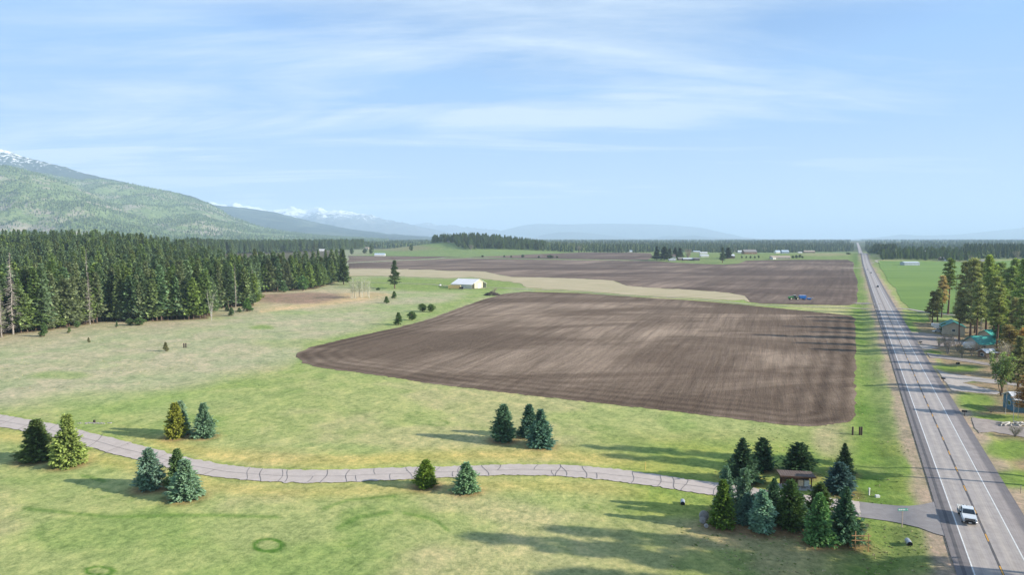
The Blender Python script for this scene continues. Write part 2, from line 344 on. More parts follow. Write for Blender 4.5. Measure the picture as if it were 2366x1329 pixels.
def tint_field():
    x, y = GX, GY
    w1 = fbm(x / 45, y / 45, 11, 4) - .5; w2 = fbm(x / 14, y / 14, 21, 4) - .5; w3 = fbm(x / 160, y / 160, 31, 3) - .5
    px = PX + 60 * w3 + 40 * w1; py = PY + 26 * w1 * np.clip((PY - 560) / 300, .05, 1) + 10 * w2 * np.clip((PY - 560) / 300, .05, 1)
    col = np.zeros(x.shape + (3,)); col[:] = (.235, .285, .118)
    def put(c, m): 
        m = np.clip(m, 0, 1)[..., None]; col[:] = col * (1 - m) + np.array(c) * m
    ell = lambda cx, cy_, rx, ry, s=.35: 1 - sstep(1 - s, 1 + s, np.sqrt(((px - cx) / rx) ** 2 + ((py - cy_) / ry) ** 2))
    put((.30, .30, .165), sstep(.0, .16, w1 + .5 * w2) * .75)                       # straw patches
    put((.15, .235, .07), sstep(.06, .2, -w1 + .4 * w2) * .6)
    edge = np.interp(px, [0, 200, 450, 690, 760, 1180], [940, 925, 880, 832, 800, 690])
    old = 1 - sstep(-26, 22, py - edge)
    old = old * (px < 1250)
    put((.255, .285, .185), old * .92)                                           # unmown grey straw pasture on the left
    put((.21, .275, .13), old * sstep(.02, .12, w3 + .6 * w1) * .75)
    put((.325, .30, .225), old * sstep(.0, .1, w2 - .4 * w3) * .45)
    put((.20, .27, .11), ell(120, 866, 70, 9) * .8); put((.16, .24, .08), ell(597, 757, 26, 6) * .9); put((.2, .27, .11), ell(650, 795, 90, 12) * .5)
    put((.17, .25, .075), np.exp(-(polydist(px, py, [(672,845),(700,806),(860,757),(1000,722),(1110,682),(1170,668)]) / 13) ** 2) * .75)
    le = polydist(px, py, [(-60,792),(0,778),(100,768),(250,748),(400,745),(500,725),(585,712)])
    put((.27, .24, .17), np.exp(-(le / 15) ** 2) * .6)
    put((.33, .295, .21), ell(715, 692, 165, 23) * .85); put((.20, .150, .118), ell(700, 689, 112, 13) * .95); put((.36, .27, .16), ell(850, 683, 60, 6) * .6)
    put((.42, .34, .2), np.exp(-(polydist(px, py, [(600,718),(700,708),(800,692),(850,684)]) / 6) ** 2) * .7)
    put((.15, .225, .06), ell(1010, 657, 215, 15) * (py > 636) * .85)
    g = sstep(1260, 1500, px) * sstep(985, 1010, py)
    put((.20, .235, .085), g * .5)
    yt = np.interp(PX, [a for a, b in LANE_T], [b for a, b in LANE_T]); yb = np.interp(PX, [a for a, b in LANE_B], [b for a, b in LANE_B])
    up = yt - PY; dn = PY - yb; inx = (PX < 2000)
    put((.37, .32, .115), inx * (np.exp(-((up - 22 - 18 * w1) / 16) ** 2)) * .65 * sstep(200, 400, PX))
    put((.20, .27, .07), inx * np.exp(-(up / 6) ** 2) * .6); put((.22, .26, .08), inx * np.exp(-(dn / 5) ** 2) * .6)
    put((.36, .32, .12), inx * np.exp(-((dn - 20 - 20 * w1) / 16) ** 2) * .6 * (PX < 1500))
    put((.35, .33, .14), ell(640, 1052, 180, 17) * .55)
    put((.19, .27, .10), ell(760, 1040, 170, 13) * .5); put((.20, .28, .10), ell(330, 925, 260, 26) * .55)
    lawn = sstep(1350, 1560, px) * sstep(1000, 1045, py) * (1 - sstep(1185, 1215, py)) * (px < 2130)
    put((.135, .225, .045), lawn * .62); put((.24, .28, .07), lawn * sstep(0, .12, w2 + w1) * .5)
    rough = sstep(1500, 1680, px) * sstep(1195, 1235, py)
    put((.16, .20, .07), rough * .55); put((.30, .255, .155), rough * sstep(.0, .12, w1 + .7 * w2) * .65)
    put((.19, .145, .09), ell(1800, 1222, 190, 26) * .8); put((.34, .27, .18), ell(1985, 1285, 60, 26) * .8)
    put((.33, .29, .2), ell(1935, 1015, 60, 45) * .75); put((.34,.28,.2), ell(1990,1090,50,16)*.5)
    # far country
    put((.17, .245, .09), sstep(840, 870, PX) * (1 - sstep(1390, 1500, PX)) * (PY < 600) * (GY > 1200) * .9)
    put((.255, .23, .15), ell(925, 573, 80, 7) * .7)
    put((.17, .235, .085), (PX > 1480) * (PX < 1985) * (PY < 612) * (GY > 900) * .85)
    put((.33, .28, .19), ell(1905, 588, 60, 3.5) * .55)
    put((.055, .07, .04), sstep(2250, 2700, y) * (1 - .25 * sstep(.05, .15, w3)))
    put((.34, .30, .17), sstep(3200, 4500, y) * sstep(.13, .2, fbm(x / 900, y / 400, 77, 3) - .5) * .6)
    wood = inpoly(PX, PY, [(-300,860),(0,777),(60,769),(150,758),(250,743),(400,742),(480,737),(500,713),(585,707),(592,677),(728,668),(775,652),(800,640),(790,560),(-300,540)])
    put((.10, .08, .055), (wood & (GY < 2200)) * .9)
    # highway verges, measured from its centre line
    s = road_off(x, y); ab = np.where(s < 0, -s - 5.9, s - 7.3)
    nearroad = (y > 20) & (y < 1700)
    lush = np.exp(-((s + 17) / 6.5) ** 2) * nearroad * (1 - sstep(250,300,y)*0) 
    put((.085, .16, .03), lush * (.72 + .7 * w2) * 1.15)
    put((.16,.21,.07), np.exp(-((s - 15) / 6) ** 2) * nearroad * .6)
    put((.27, .225, .19), (1 - sstep(2.0, 4.2 + 5 * np.clip(w2, -.3, .5), ab)) * nearroad * .9)
    put((.105, .195, .035), ell(2110,748,45,22) * .85)
    rs = (PX > 2080) & (PY > 745)
    rr = sstep(9.5, 13, s) * rs
    put((.20, .155, .115), rr * .85)
    for e in ((2215,849,58,9),(2250,880,40,5),(2255,927,48,17),(2300,958,60,9),(2330,1040,60,26),(2165,812,22,4),(2345,1110,60,20)):
        put((.115, .20, .035), ell(*e) * .85)
    # fairy rings
    for cx, cy_, rx, ry, k in ((619,1260,32,14,1.),(962,959,24,6,.6),(1012,978,22,6,.75),(1310,981,17,4,.6),(1384,989,22,6,.65),(230,1320,34,10,.9),(805,1256,17,7,.7),(115,1240,24,8,.45),(1370,1172,20,7,.8),(235,1140,24,12,.5),(890,1195,95,22,.35),(290,1152,20,9,.4),(1430,992,16,4,.4),(1440,1178,17,6,.5)):
        q = np.sqrt(((PX - cx) / rx) ** 2 + ((PY - cy_) / ry) ** 2)
        put((.055, .135, .02), np.exp(-((q - 1 - .8 * w2) / .22) ** 2) * k * (1.35 if k > .8 else .75) * sstep(.30, .52, fbm(x / 3.5, y / 5.5, 555, 3) + (.2 if k > .8 else 0)))
    for pts in ([(750,1178),(800,1155),(860,1150),(920,1148)],[(780,1222),(830,1195),(900,1183)],[(190,1100),(240,1112)],[(60,1176),(250,1196),(480,1192),(640,1195)],[(930,1185),(1000,1200),(1030,1225)]):
        put((.075, .16, .03), np.exp(-(polydist(PX + 30 * w2, PY + 10 * w2, pts) / 4.5) ** 2) * .7)
    # tree litter
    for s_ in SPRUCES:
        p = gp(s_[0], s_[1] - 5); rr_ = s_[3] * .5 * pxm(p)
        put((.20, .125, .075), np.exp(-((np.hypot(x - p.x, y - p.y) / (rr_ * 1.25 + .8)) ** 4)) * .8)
    m = ~vis; col[m] = (.2, .25, .1)
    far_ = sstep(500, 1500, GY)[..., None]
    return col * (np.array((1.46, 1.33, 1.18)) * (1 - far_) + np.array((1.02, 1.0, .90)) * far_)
TINT = tint_field()
def ground_mat():
    m = bpy.data.materials.new('grassland'); m.use_nodes = True; t = m.node_tree; b = t.nodes['Principled BSDF']
    at = N(t, 'ShaderNodeAttribute'); at.attribute_name = 'tint'; g = N(t, 'ShaderNodeNewGeometry'); v = g.outputs['Position']
    n1 = noise(t, v, 1.0, 4, 0.85); n0 = noise(t, v, 0.42, 5, 0.85); n2 = noise(t, aniso(t, v, .5, 1, .55), 0.16, 7, 0.7, .6); n3 = noise(t, v, 0.035, 6, 0.62, .7)
    n4 = noise(t, aniso(t, v, 1.1, .16, 1), 0.5, 5, 0.7, .4)
    k = M_(t, 'ADD', M_(t, 'MULTIPLY', n1, .5), M_(t, 'ADD', M_(t, 'MULTIPLY', n2, .34), M_(t, 'ADD', M_(t, 'MULTIPLY', n4, .22), M_(t, 'MULTIPLY', n0, .44))))
    c = mixc(t, 1.0, at.outputs['Color'], ramp(t, k, [(.60, (.50, .56, .50)), (.75, (.97, .98, .97)), (.92, (1.55, 1.45, 1.45))]).outputs[0], 'MULTIPLY')
    c = mixc(t, ramp(t, M_(t, 'ADD', M_(t, 'MULTIPLY', n2, .6), M_(t, 'MULTIPLY', n0, .4)), [(.47, 0.0), (.64, .5)]).outputs[0], c, mixc(t, 1.0, c, (1.32, 1.08, 1.18), 'MULTIPLY'))
    c = mixc(t, ramp(t, n3, [(.44, 0.0), (.62, .28)]).outputs[0], c, mixc(t, 1.0, c, (.74, .93, .62), 'MULTIPLY'))
    t.links.new(c, b.inputs['Base Color']); b.inputs['Roughness'].default_value = .95; b.inputs['Specular IOR Level'].default_value = .1
    bn = N(t, 'ShaderNodeBump'); bn.inputs['Strength'].default_value = .55; bn.inputs['Distance'].default_value = .25
    t.links.new(M_(t, 'ADD', n1, n2), bn.inputs['Height']); t.links.new(bn.outputs[0], b.inputs['Normal']); return m
idx = np.arange(nr * na).reshape(nr, na)
F = np.stack([idx[:-1, :-1], idx[:-1, 1:], idx[1:, 1:], idx[1:, :-1]], -1).reshape(-1, 4)
V = np.stack([GX, GY, GZ], -1).reshape(-1, 3)
ce = len(V); V = np.vstack([V, [[0, 0, 0]]]); TT = np.vstack([TINT.reshape(-1, 3), [[.2, .25, .1]]]); TT = np.hstack([TT, np.ones((len(TT), 1))])
F2 = np.stack([np.full(na - 1, ce), idx[0, 1:], idx[0, :-1], idx[0, :-1]], -1)[:, :3]
F = F[:, ::-1]
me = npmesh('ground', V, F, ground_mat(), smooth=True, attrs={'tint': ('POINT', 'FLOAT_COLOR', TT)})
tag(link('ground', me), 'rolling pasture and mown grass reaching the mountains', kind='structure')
me = npmesh('ground_under_camera', V[[*idx[0, :-1], ce]], np.stack([np.arange(na - 1), np.roll(np.arange(na - 1), -1), np.full(na - 1, na - 1)], -1)[:, ::-1], MATS.get('x') or mat('near_grass', (.22, .27, .11), (.16, .2, .07), .3))
tag(link('ground_near', me), kind='structure')
# ---------------------------------------------------------------- draped sheets
def dense_px(P, step=10, closed=True):
    out = []; Q = P + [P[0]] if closed else P
    for (x0, y0), (x1, y1) in zip(Q[:-1], Q[1:]):
        n = max(1, int(math.hypot(x1 - x0, y1 - y0) / step))
        for k in range(n): out.append((x0 + (x1 - x0) * k / n, y0 + (y1 - y0) * k / n))
    if not closed: out.append(Q[-1])
    return out
def drape(name, P, m, lift=.05, step=8, jit=0.0, kind='structure', label=None, extra=1):
    D = dense_px(P, step); W = unproj([p[0] for p in D], [p[1] for p in D])
    if jit:
        n = len(W); j = RNG.normal(0, 1, (n, 2)); j = (j + np.roll(j, 1, 0)) * .7
        W = W + j * jit * (1 + W[:, 1:2] / 400)
    Wl = [tuple(w) for w in W.tolist()]
    x0, y0 = W.min(0); x1, y1 = W.max(0)
    sel = (GX > x0) & (GX < x1) & (GY > y0) & (GY < y1)
    gx, gy = GX[sel], GY[sel]
    if len(gx):
        ins = inpoly(gx, gy, Wl); gx, gy = gx[ins], gy[ins]
    pts = [Vector(w) for w in Wl] + [Vector((a, b)) for a, b in zip(gx.tolist(), gy.tolist())]
    n = len(Wl)
    r = delaunay_2d_cdt(pts, [], [list(range(n))], 1, 1e-4)
    vs = np.array([(v.x, v.y) for v in r[0]]); z = HT(vs[:, 0], vs[:, 1]) + lift + vs[:, 1] * .00012
    fs = [list(f) if (r[0][f[1]] - r[0][f[0]]).cross(r[0][f[2]] - r[0][f[0]]) > 0 else list(f)[::-1] for f in r[2]]
    at_ = None
    if 'soil' in m.name:
        ed = polydist(vs[:, 0], vs[:, 1], Wl + [Wl[0]]); at_ = {'edge': ('POINT', 'FLOAT', ed)}
    me = npmesh(name, np.column_stack([vs, z]), np.array(fs), m, smooth=True, attrs=at_)
    return tag(link(name, me), label, kind=kind)
def ribbon_mesh(W, width, lift, offs=0.0):
    """flat strip along world points W (n,2)"""
    W = np.asarray(W, float); T = np.gradient(W, axis=0); T /= np.linalg.norm(T, axis=1)[:, None] + 1e-9
    Nn = np.stack([T[:, 1], -T[:, 0]], 1); a = W + Nn * (offs - width / 2); b = W + Nn * (offs + width / 2)
    P = np.stack([a, b], 1).reshape(-1, 2); z = HT(P[:, 0], P[:, 1])
    zz = z.reshape(-1, 2).mean(1).repeat(2) if width < 1.5 else z
    V = np.column_stack([P, zz + lift + P[:, 1] * .00012]); n = len(W)
    i = np.arange(n - 1) * 2; Fq = np.stack([i, i + 1, i + 3, i + 2], 1); return V, Fq
def ribbon(name, Ppx, width, m, lift=.08, step=10, parent=None, kind=None, label=None):
    D = dense_px(Ppx, step, False); W = unproj([p[0] for p in D], [p[1] for p in D]); V, Fq = ribbon_mesh(W, width, lift)
    o = link(name, npmesh(name, V, Fq, m), parent); return tag(o, label, kind=kind)
def soil_mat(name, a, b_, dusty, ang_, sc=1.0, deep=.5):
    m = bpy.data.materials.new(name); m.use_nodes = True; t = m.node_tree; b = t.nodes['Principled BSDF']
    g = N(t, 'ShaderNodeNewGeometry'); v = g.outputs['Position']; RA_ = math.atan2(1, .5)
    row = noise(t, aniso(t, v, RA_ + ang_, .05, 1.0), .34 * sc, 5, .7, .25)
    lanes = noise(t, aniso(t, v, RA_ + ang_, .10, 1.0), .055 * sc, 6, .66, .6)
    blot = noise(t, aniso(t, v, .12, .38, 1.0), .017 * sc, 7, .62, .9)
    clod = noise(t, v, .8, 6, .8); mid = noise(t, v, .12, 6, .7)
    k = M_(t, 'ADD', M_(t, 'ADD', M_(t, 'MULTIPLY', row, .32), M_(t, 'MULTIPLY', clod, .42)), M_(t, 'MULTIPLY', mid, .26))
    c = mixc(t, ramp(t, k, [(.38, 0.), (.62, 1.)]).outputs[0], a, b_)
    c = mixc(t, M_(t, 'MULTIPLY', ramp(t, blot, [(.44, 0.), (.62, 1.)]).outputs[0], ramp(t, M_(t, 'ADD', M_(t, 'MULTIPLY', lanes, .5), M_(t, 'MULTIPLY', row, .5)), [(.36, .15), (.62, 1.)]).outputs[0]), c, mixc(t, clod, mixc(t, .45, c, dusty), dusty))
    c = mixc(t, 1.0, c, ramp(t, lanes, [(.34, .88), (.66, 1.08)]).outputs[0], 'MULTIPLY')
    ea = N(t, 'ShaderNodeAttribute'); ea.attribute_name = 'edge'
    wob = M_(t, 'ADD', M_(t, 'MULTIPLY', ea.outputs['Fac'], 1.05), M_(t, 'MULTIPLY', mid, 3.0)); st = M_(t, 'SINE', wob)
    fall = N(t, 'ShaderNodeMapRange'); fall.inputs[1].default_value = 34; fall.inputs[2].default_value = 6; fall.inputs[3].default_value = 0; fall.inputs[4].default_value = deep; t.links.new(ea.outputs['Fac'], fall.inputs[0])
    c = mixc(t, fall.outputs[0], c, mixc(t, M_(t, 'MULTIPLY', M_(t, 'ADD', st, 1.0), .5), mixc(t, 1.0, c, (.55, .53, .52), 'MULTIPLY'), c))
    t.links.new(c, b.inputs['Base Color']); b.inputs['Roughness'].default_value = 1; b.inputs['Specular IOR Level'].default_value = .05
    bn = N(t, 'ShaderNodeBump'); bn.inputs['Strength'].default_value = .9; bn.inputs['Distance'].default_value = .4
    t.links.new(M_(t, 'ADD', clod, row), bn.inputs['Height']); t.links.new(bn.outputs[0], b.inputs['Normal']); return m
SOIL_A = soil_mat('ploughed_soil', (.115, .080, .056), (.20, .147, .107), (.50, .385, .285), .10, 1.0, .75)
SOIL_B = soil_mat('darker_soil', (.088, .064, .052), (.17, .125, .10), (.42, .32, .245), .0, .5, .3)
STUBM = mat('stubble', (.52, .425, .28), (.35, .31, .17), .12, .95, .3, detail=7, stretch=(.3, 1, 1))
MEADM = mat('lush_meadow', (.175, .27, .045), (.10, .19, .032), .02, .95, .2, detail=8, stretch=(.3, 1, 1))
drape('ploughed_field', FIELD_A, SOIL_A, .06, 4, .20, label='large ploughed field of brown soil with pale dusty patches')
drape('ploughed_field', FIELD_B, SOIL_B, .06, 6, .25, label='far dark ploughed field stretching to the highway')
drape('ploughed_field', FIELD_C, SOIL_B, .08, 6, .5, label='narrow ploughed strip beyond the pale dirt track')
drape('ploughed_field', FIELD_D, SOIL_B, .08, 6, .5, label='thin far ploughed strip below the wooded hill')
drape('stubble_field', STUB, STUBM, .10, 6, .8, label='straw coloured stubble strip between the two ploughed fields')
drape('meadow', MEADOW, MEADM, .06, 8, .4, label='bright green meadow right of the highway')
# headland: darker tilled rim round the near field
HEAD = mat('headland_soil', (.095, .070, .058), (.055, .042, .037), .5, 1.0, .6, detail=7)
# ---------------------------------------------------------------- roads
def asphalt(name, a, b_, marks=False):
    m = bpy.data.materials.new(name); m.use_nodes = True; t = m.node_tree; b = t.nodes['Principled BSDF']
    g = N(t, 'ShaderNodeNewGeometry'); v = g.outputs['Position']
    c = ramp(t, noise(t, v, .5, 7, .7), [(.3, a), (.7, b_)]).outputs[0]
    if marks:
        uv = N(t, 'ShaderNodeUVMap'); s2 = N(t, 'ShaderNodeSeparateXYZ'); t.links.new(uv.outputs[0], s2.inputs[0])
        u = s2.outputs[0]     # 0..1 over -8..8 m
        wear = ramp(t, u, [(.0, (.46, .46, .50)), (.258, (.52, .52, .55)), (.275, (1.0, 1.0, 1.0)), (.33, (.86, .86, .88)), (.39, (1.06, 1.05, 1.03)), (.44, (.86, .86, .88)), (.488, (.92, .92, .93)), (.512, (.92, .92, .93)), (.56, (.86, .86, .88)), (.61, (1.06, 1.05, 1.03)), (.67, (.86, .86, .88)), (.722, (1., 1., 1.)), (.735, (.78, .77, .80)), (.84, (.80, .78, .79)), (.875, (.46, .46, .50)), (1.0, (.44, .44, .48))])
        c = mixc(t, 1.0, c, wear.outputs[0], 'MULTIPLY')
        st = noise(t, mapping(t, uv.outputs[0], (90, 3, 1)), 1.0, 4, .6); c = mixc(t, .5, c, mixc(t, 1.0, c, ramp(t, st, [(.3, .72), (.7, 1.22)]).outputs[0], 'MULTIPLY'))
    t.links.new(c, b.inputs['Base Color']); b.inputs['Roughness'].default_value = .8; b.inputs['Specular IOR Level'].default_value = .3
    bn = N(t, 'ShaderNodeBump'); bn.inputs['Strength'].default_value = .2; bn.inputs['Distance'].default_value = .03
    t.links.new(noise(t, v, 14, 2), bn.inputs['Height']); t.links.new(bn.outputs[0], b.inputs['Normal']); return m
ASPH = asphalt('highway_asphalt', (.34, .305, .28), (.46, .415, .38), True); LASPH = asphalt('lane_asphalt', (.44, .375, .33), (.55, .475, .42)); AASPH = asphalt('apron_asphalt', (.22, .20, .195), (.30, .28, .27))
WHITE = mat('white_paint', (.78, .78, .76), (.60, .60, .58), 1.5, .6); YEL = mat('yellow_paint', (.75, .40, .06), (.55, .28, .05), 3, .6)
TAR = mat('tar_seal', (.24, .21, .195), (.12, .11, .105), .35, .7); SEAL = mat('seal_strip', (.13, .12, .12), (.09, .085, .085), .5, .7); GRAV = mat('gravel', (.36, .31, .275), (.24, .205, .185), .6, .95, .5, detail=8)
GRAVL = mat('pale_gravel', (.45, .41, .37), (.33, .29, .26), .6, .95, .5, detail=8); DUST = mat('dirt_track', (.46, .42, .34), (.34, .30, .24), .3, .95)
def road_pts(y0, y1, first=2.5, g=1.02):
    ys = [y0]
    while ys[-1] < y1: ys.append(ys[-1] + max(first, (abs(ys[-1]) + 30) * (g - 1)))
    ys[-1] = y1; ys = np.array(ys); return np.stack([RX0 + RK * ys, ys], 1)
W = road_pts(-60, 4800)
offs = [-5.95, -3.65, -1.8, 0, 1.8, 3.65, 7.35]
Nn = np.array([RN.x, RN.y]); P = W[:, None, :] + np.array(offs)[None, :, None] * Nn[None, None, :]
zc_ = HT(W[:, 0], W[:, 1])[:, None] + .14 + W[:, 1:2] * .00015 - np.abs(np.array(offs))[None, :] * .005
zc_ = np.maximum(zc_, HT(P[..., 0], P[..., 1]) + .06)
no = len(offs); V = np.concatenate([P, zc_[..., None]], -1).reshape(-1, 3)
i = (np.arange(len(W) - 1) * no)[:, None] + np.arange(no - 1)[None, :]; Fq = np.stack([i, i + 1, i + 1 + no, i + no], -1).reshape(-1, 4)
me = npmesh('highway', V, Fq, ASPH); uvl = me.uv_layers.new(name='UVMap'); uu = np.tile((np.array(offs) + 8) / 16, len(W)); vv = np.repeat(W[:, 1] / 40, no)
li = Fq.ravel(); uvl.data.foreach_set('uv', np.stack([uu[li], vv[li]], 1).astype(np.float32).ravel())
highway = tag(link('highway', me), 'straight grey two lane highway running to the horizon', kind='structure')
def roadstrip(y0, y1, off, w, lift, step=None):
    Wp = road_pts(y0, y1, *( (2.5, 1.02) if step is None else (step, 1.02)))
    P = Wp[:, None, :] + np.array([off - w / 2, off + w / 2])[None, :, None] * Nn
    z = HT(Wp[:, 0], Wp[:, 1])[:, None] + .14 + Wp[:, 1:2] * .00015 - abs(off) * .005 + lift + Wp[:, 1:2] * .00006
    V = np.concatenate([P, np.repeat(z, 2, 1)[..., None]], -1).reshape(-1, 3); k = np.arange(len(Wp) - 1) * 2
    return V, np.stack([k, k + 1, k + 3, k + 2], 1)
for off in (-3.65, 3.65):
    V, Fq = roadstrip(-60, 1640, off, .19, .012); link('edge_line', npmesh('edge_line', V, Fq, WHITE), highway)
V, Fq = roadstrip(-60, 1640, .0, .34, .006); link('centre_seal', npmesh('centre_seal', V, Fq, SEAL), highway)
V, Fq = roadstrip(-60, 1640, -4.9, .5, .008); link('shoulder_seal', npmesh('shoulder_seal', V, Fq, SEAL), highway)
y0d = 105.0 - 10.9 * 4; far = []
for kd in range(140):
    ya = y0d + kd * 10.9; V, Fq = roadstrip(ya, ya + 2.75, 0, .19, .022, 3)
    if kd < 26: link('centre_dash', npmesh('centre_dash', V, Fq, YEL), highway)
    else: far.append((V, Fq))
def merge(L):
    vs = []; fs = []; b = 0
    for v, f in L: vs.append(v); fs.append(f + b); b += len(v)
    return np.vstack(vs), np.vstack(fs)
V, Fq = merge(far); tag(link('distant_dashes', npmesh('distant_dashes', V, Fq, YEL), highway), kind='stuff')
lane = drape('lane', LANE_T + LANE_B[::-1], LASPH, .10, 5, .13, label='pale cracked asphalt lane curving across the mown grass')
apron = drape('lane_junction', APRON, AASPH, .085, 8, label='darker asphalt apron where the lane meets the highway')
# tar filled cracks of the lane
mid = [((a[0] + b[0]) / 2, (a[1] + b[1]) / 2 + .2) for a, b in zip([(x, np.interp(x, [q[0] for q in LANE_T], [q[1] for q in LANE_T])) for x in range(-60, 1990, 12)], [(x, np.interp(x, [q[0] for q in LANE_B], [q[1] for q in LANE_B])) for x in range(-60, 1990, 12)])]
mid = [(x, y + 1.2 * math.sin(x * .05) * .5 + random.uniform(-.25, .25)) for x, y in mid]
ribbon('tar_crack', mid, .10, TAR, .125, 14, parent=lane)
lt = lambda x: np.interp(x, [q[0] for q in LANE_T], [q[1] for q in LANE_T]); lb = lambda x: np.interp(x, [q[0] for q in LANE_B], [q[1] for q in LANE_B])
x = -10.0
while x < 1985:
    slope = -1.0 if x < 520 else .35
    hh = lb(x) - lt(x); half = random.random() < .45; sdn = random.choice((0, 1)) if half else None
    k = random.uniform(.6, 1.6) * (slope * 1.6 if x < 520 else random.choice((-.35, .35)))
    f0, f1 = (0, 1) if not half else ((0, .5) if sdn == 0 else (.5, 1))
    ph = random.uniform(0, 6); pts = [(x + k * hh * (f - .5) + 3.5 * math.sin(f * 5 + ph), lt(x) + hh * f * .98 + .2) for f in np.linspace(f0, f1, 8)]
    ribbon('tar_crack', pts, .12 if x < 500 else random.uniform(.09, .16), TAR, .13, 4, parent=lane)
    if random.random() < .3:
        q = random.choice(pts); e = q[0] + random.uniform(-16, 16); ribbon('tar_crack', [q, ((q[0] + e) / 2, q[1] + random.uniform(-1.5, 1.5)), (e, lt(e) + (q[1] - lt(q[0])) + random.uniform(-1, 1))], .1, TAR, .132, 4, parent=lane)
    x += random.choice((14, 30, 45, 60, 85)) * random.uniform(.7, 1.2)
ribbon('tar_crack', [(1950,1157),(1970,1172),(1985,1195)], .3, TAR, .15, 6, parent=lane)
ribbon('farm_track', [(780,652),(850,653),(912,654.5),(1000,657.5),(1040,662),(1090,668),(1134,664.5),(1180,667),(1230,669.5),(1336,675),(1450,684.3),(1500,686.3),(1599,691),(1682,698.5),(1729,704),(1799,707),(1915,711),(2000,714),(2030,715)], 3.2, DUST, .16, 8, kind='structure', label='thin pale farm track running past the barn to the highway')
ribbon('farm_track', UP_ROAD[:5], 9, DUST, .16, 8, kind='structure', label='pale dirt track climbing between the two far ploughed strips')
ribbon('farm_track', UP_ROAD[5:], 7, DUST, .16, 8, kind='structure', label='far dirt track leading to the white farmhouse')
ribbon('farm_track', [(1975,701),(2000,702),(2035,703)], 7, GRAV, .17, 6, kind='structure', label='gravel field entrance beside the highway')
ribbon('farm_track', [(1945,619.5),(1978,619.5),(2003,618)], 8, DUST, .16, 6, kind='structure', label='short field access crossing the far verge')
ribbon('farm_track', [(2062,713),(2100,715),(2137,722),(2180,727),(2260,734)], 4, GRAVL, .18, 6, kind='structure', label='gravel track leaving the highway below the meadow')
ribbon('farm_track', [(2010,608),(2030,606),(2022,603),(2032,600.5),(2048,600)], 4, DUST, .18, 6, kind='structure', label='looping dirt drive by the far meadow corner')
for P_, m_, l_ in (([(2101,767.5),(2135,769.5),(2172,775.5),(2205,780),(2230,792),(2200,801),(2165,802),(2140,800),(2120,790)], GRAV, 'gravel drive to the green roofed garage'),
    ([(2124,797),(2150,800),(2170,805.5),(2150,808),(2131,807)], GRAVL, 'short pale gravel turn off beside the mailbox post'),
    ([(2141,816),(2175,821.5),(2230,830),(2284,839.7),(2310,845),(2310,850),(2284,845),(2232,837.5),(2175,829),(2150,828)], GRAV, 'long reddish gravel drive above the strip of lawn'),
    ([(2163,852),(2175,860),(2198,864.5),(2243,871),(2306,879.5),(2370,884),(2400,886),(2400,897),(2366,893),(2300,888),(2250,882),(2225,886),(2266,896),(2313,907),(2304,913),(2243,907.5),(2202,904),(2188,890),(2178,874)], GRAVL, 'forked pale gravel drive beside the willow'),
    ([(2243,966),(2288,970.6),(2333,979.6),(2366,988.6),(2420,1000),(2420,1022),(2366,1012),(2300,1000),(2262,1002),(2252,991)], GRAV, 'gravel drive passing the pile of logs')):
    drape('gravel_driveway', P_, m_, .09, 6, .12, label=l_)
# ---------------------------------------------------------------- mountains
def mountain(name, label, pts, Y1, Y0, m, rough=.05, seed=1, nu=220, nv=60, jag=.004, back=1.5, shape=1.25):
    px = np.linspace(pts[0][0], pts[-1][0], nu); ry = np.interp(px, [p[0] for p in pts], [p[1] for p in pts]); t = (px - 1183) / FPX
    v = np.concatenate([np.linspace(0, 1, nv), 1 + np.linspace(0, 1, 10)[1:] ** .8]); T, Vv = np.meshgrid(t, v, indexing='ij')
    hr = (CAM_H + (553.2 - ry) / FPX * Y1)[:, None]
    Y = np.where(Vv <= 1, Y0 + (Y1 - Y0) * Vv, Y1 + (Vv - 1) * (Y1 - Y0) * back)
    X = T * (Y1 + (Y - Y1) * .9); base = HT(X, Y) - 6
    s = np.where(Vv <= 1, np.clip(Vv, 0, 1) ** shape, np.clip(2 - Vv, 0, 1))
    sc = (Y1 - Y0)
    n = fbm(X / sc * 2.6, Y / sc * 1.3, seed, 6) - .5; rd = 1 - np.abs(2 * fbm(X / sc * 4.4 + 9, Y / sc * 1.1, seed + 40, 5) - 1)
    env = np.sin(np.pi * np.clip(Vv, 0, 1)) ** .7 * (Vv <= 1)
    Z = base + (hr - base) * s + (hr - base) * (n * rough * 3.2 + (rd - .6) * rough * 3.4) * env + (fbm(X / sc * 30, Y / sc * 30, seed + 5, 3) - .5) * jag * Y1 * s
    idx = np.arange(Z.size).reshape(Z.shape); Fm = np.stack([idx[:-1, :-1], idx[:-1, 1:], idx[1:, 1:], idx[1:, :-1]], -1).reshape(-1, 4)[:, ::-1]
    o = link(name, npmesh(name, np.stack([X, Y, Z], -1).reshape(-1, 3), Fm, m, smooth=True)); tag(o, label, kind='structure')
    return X, Y, Z, nv
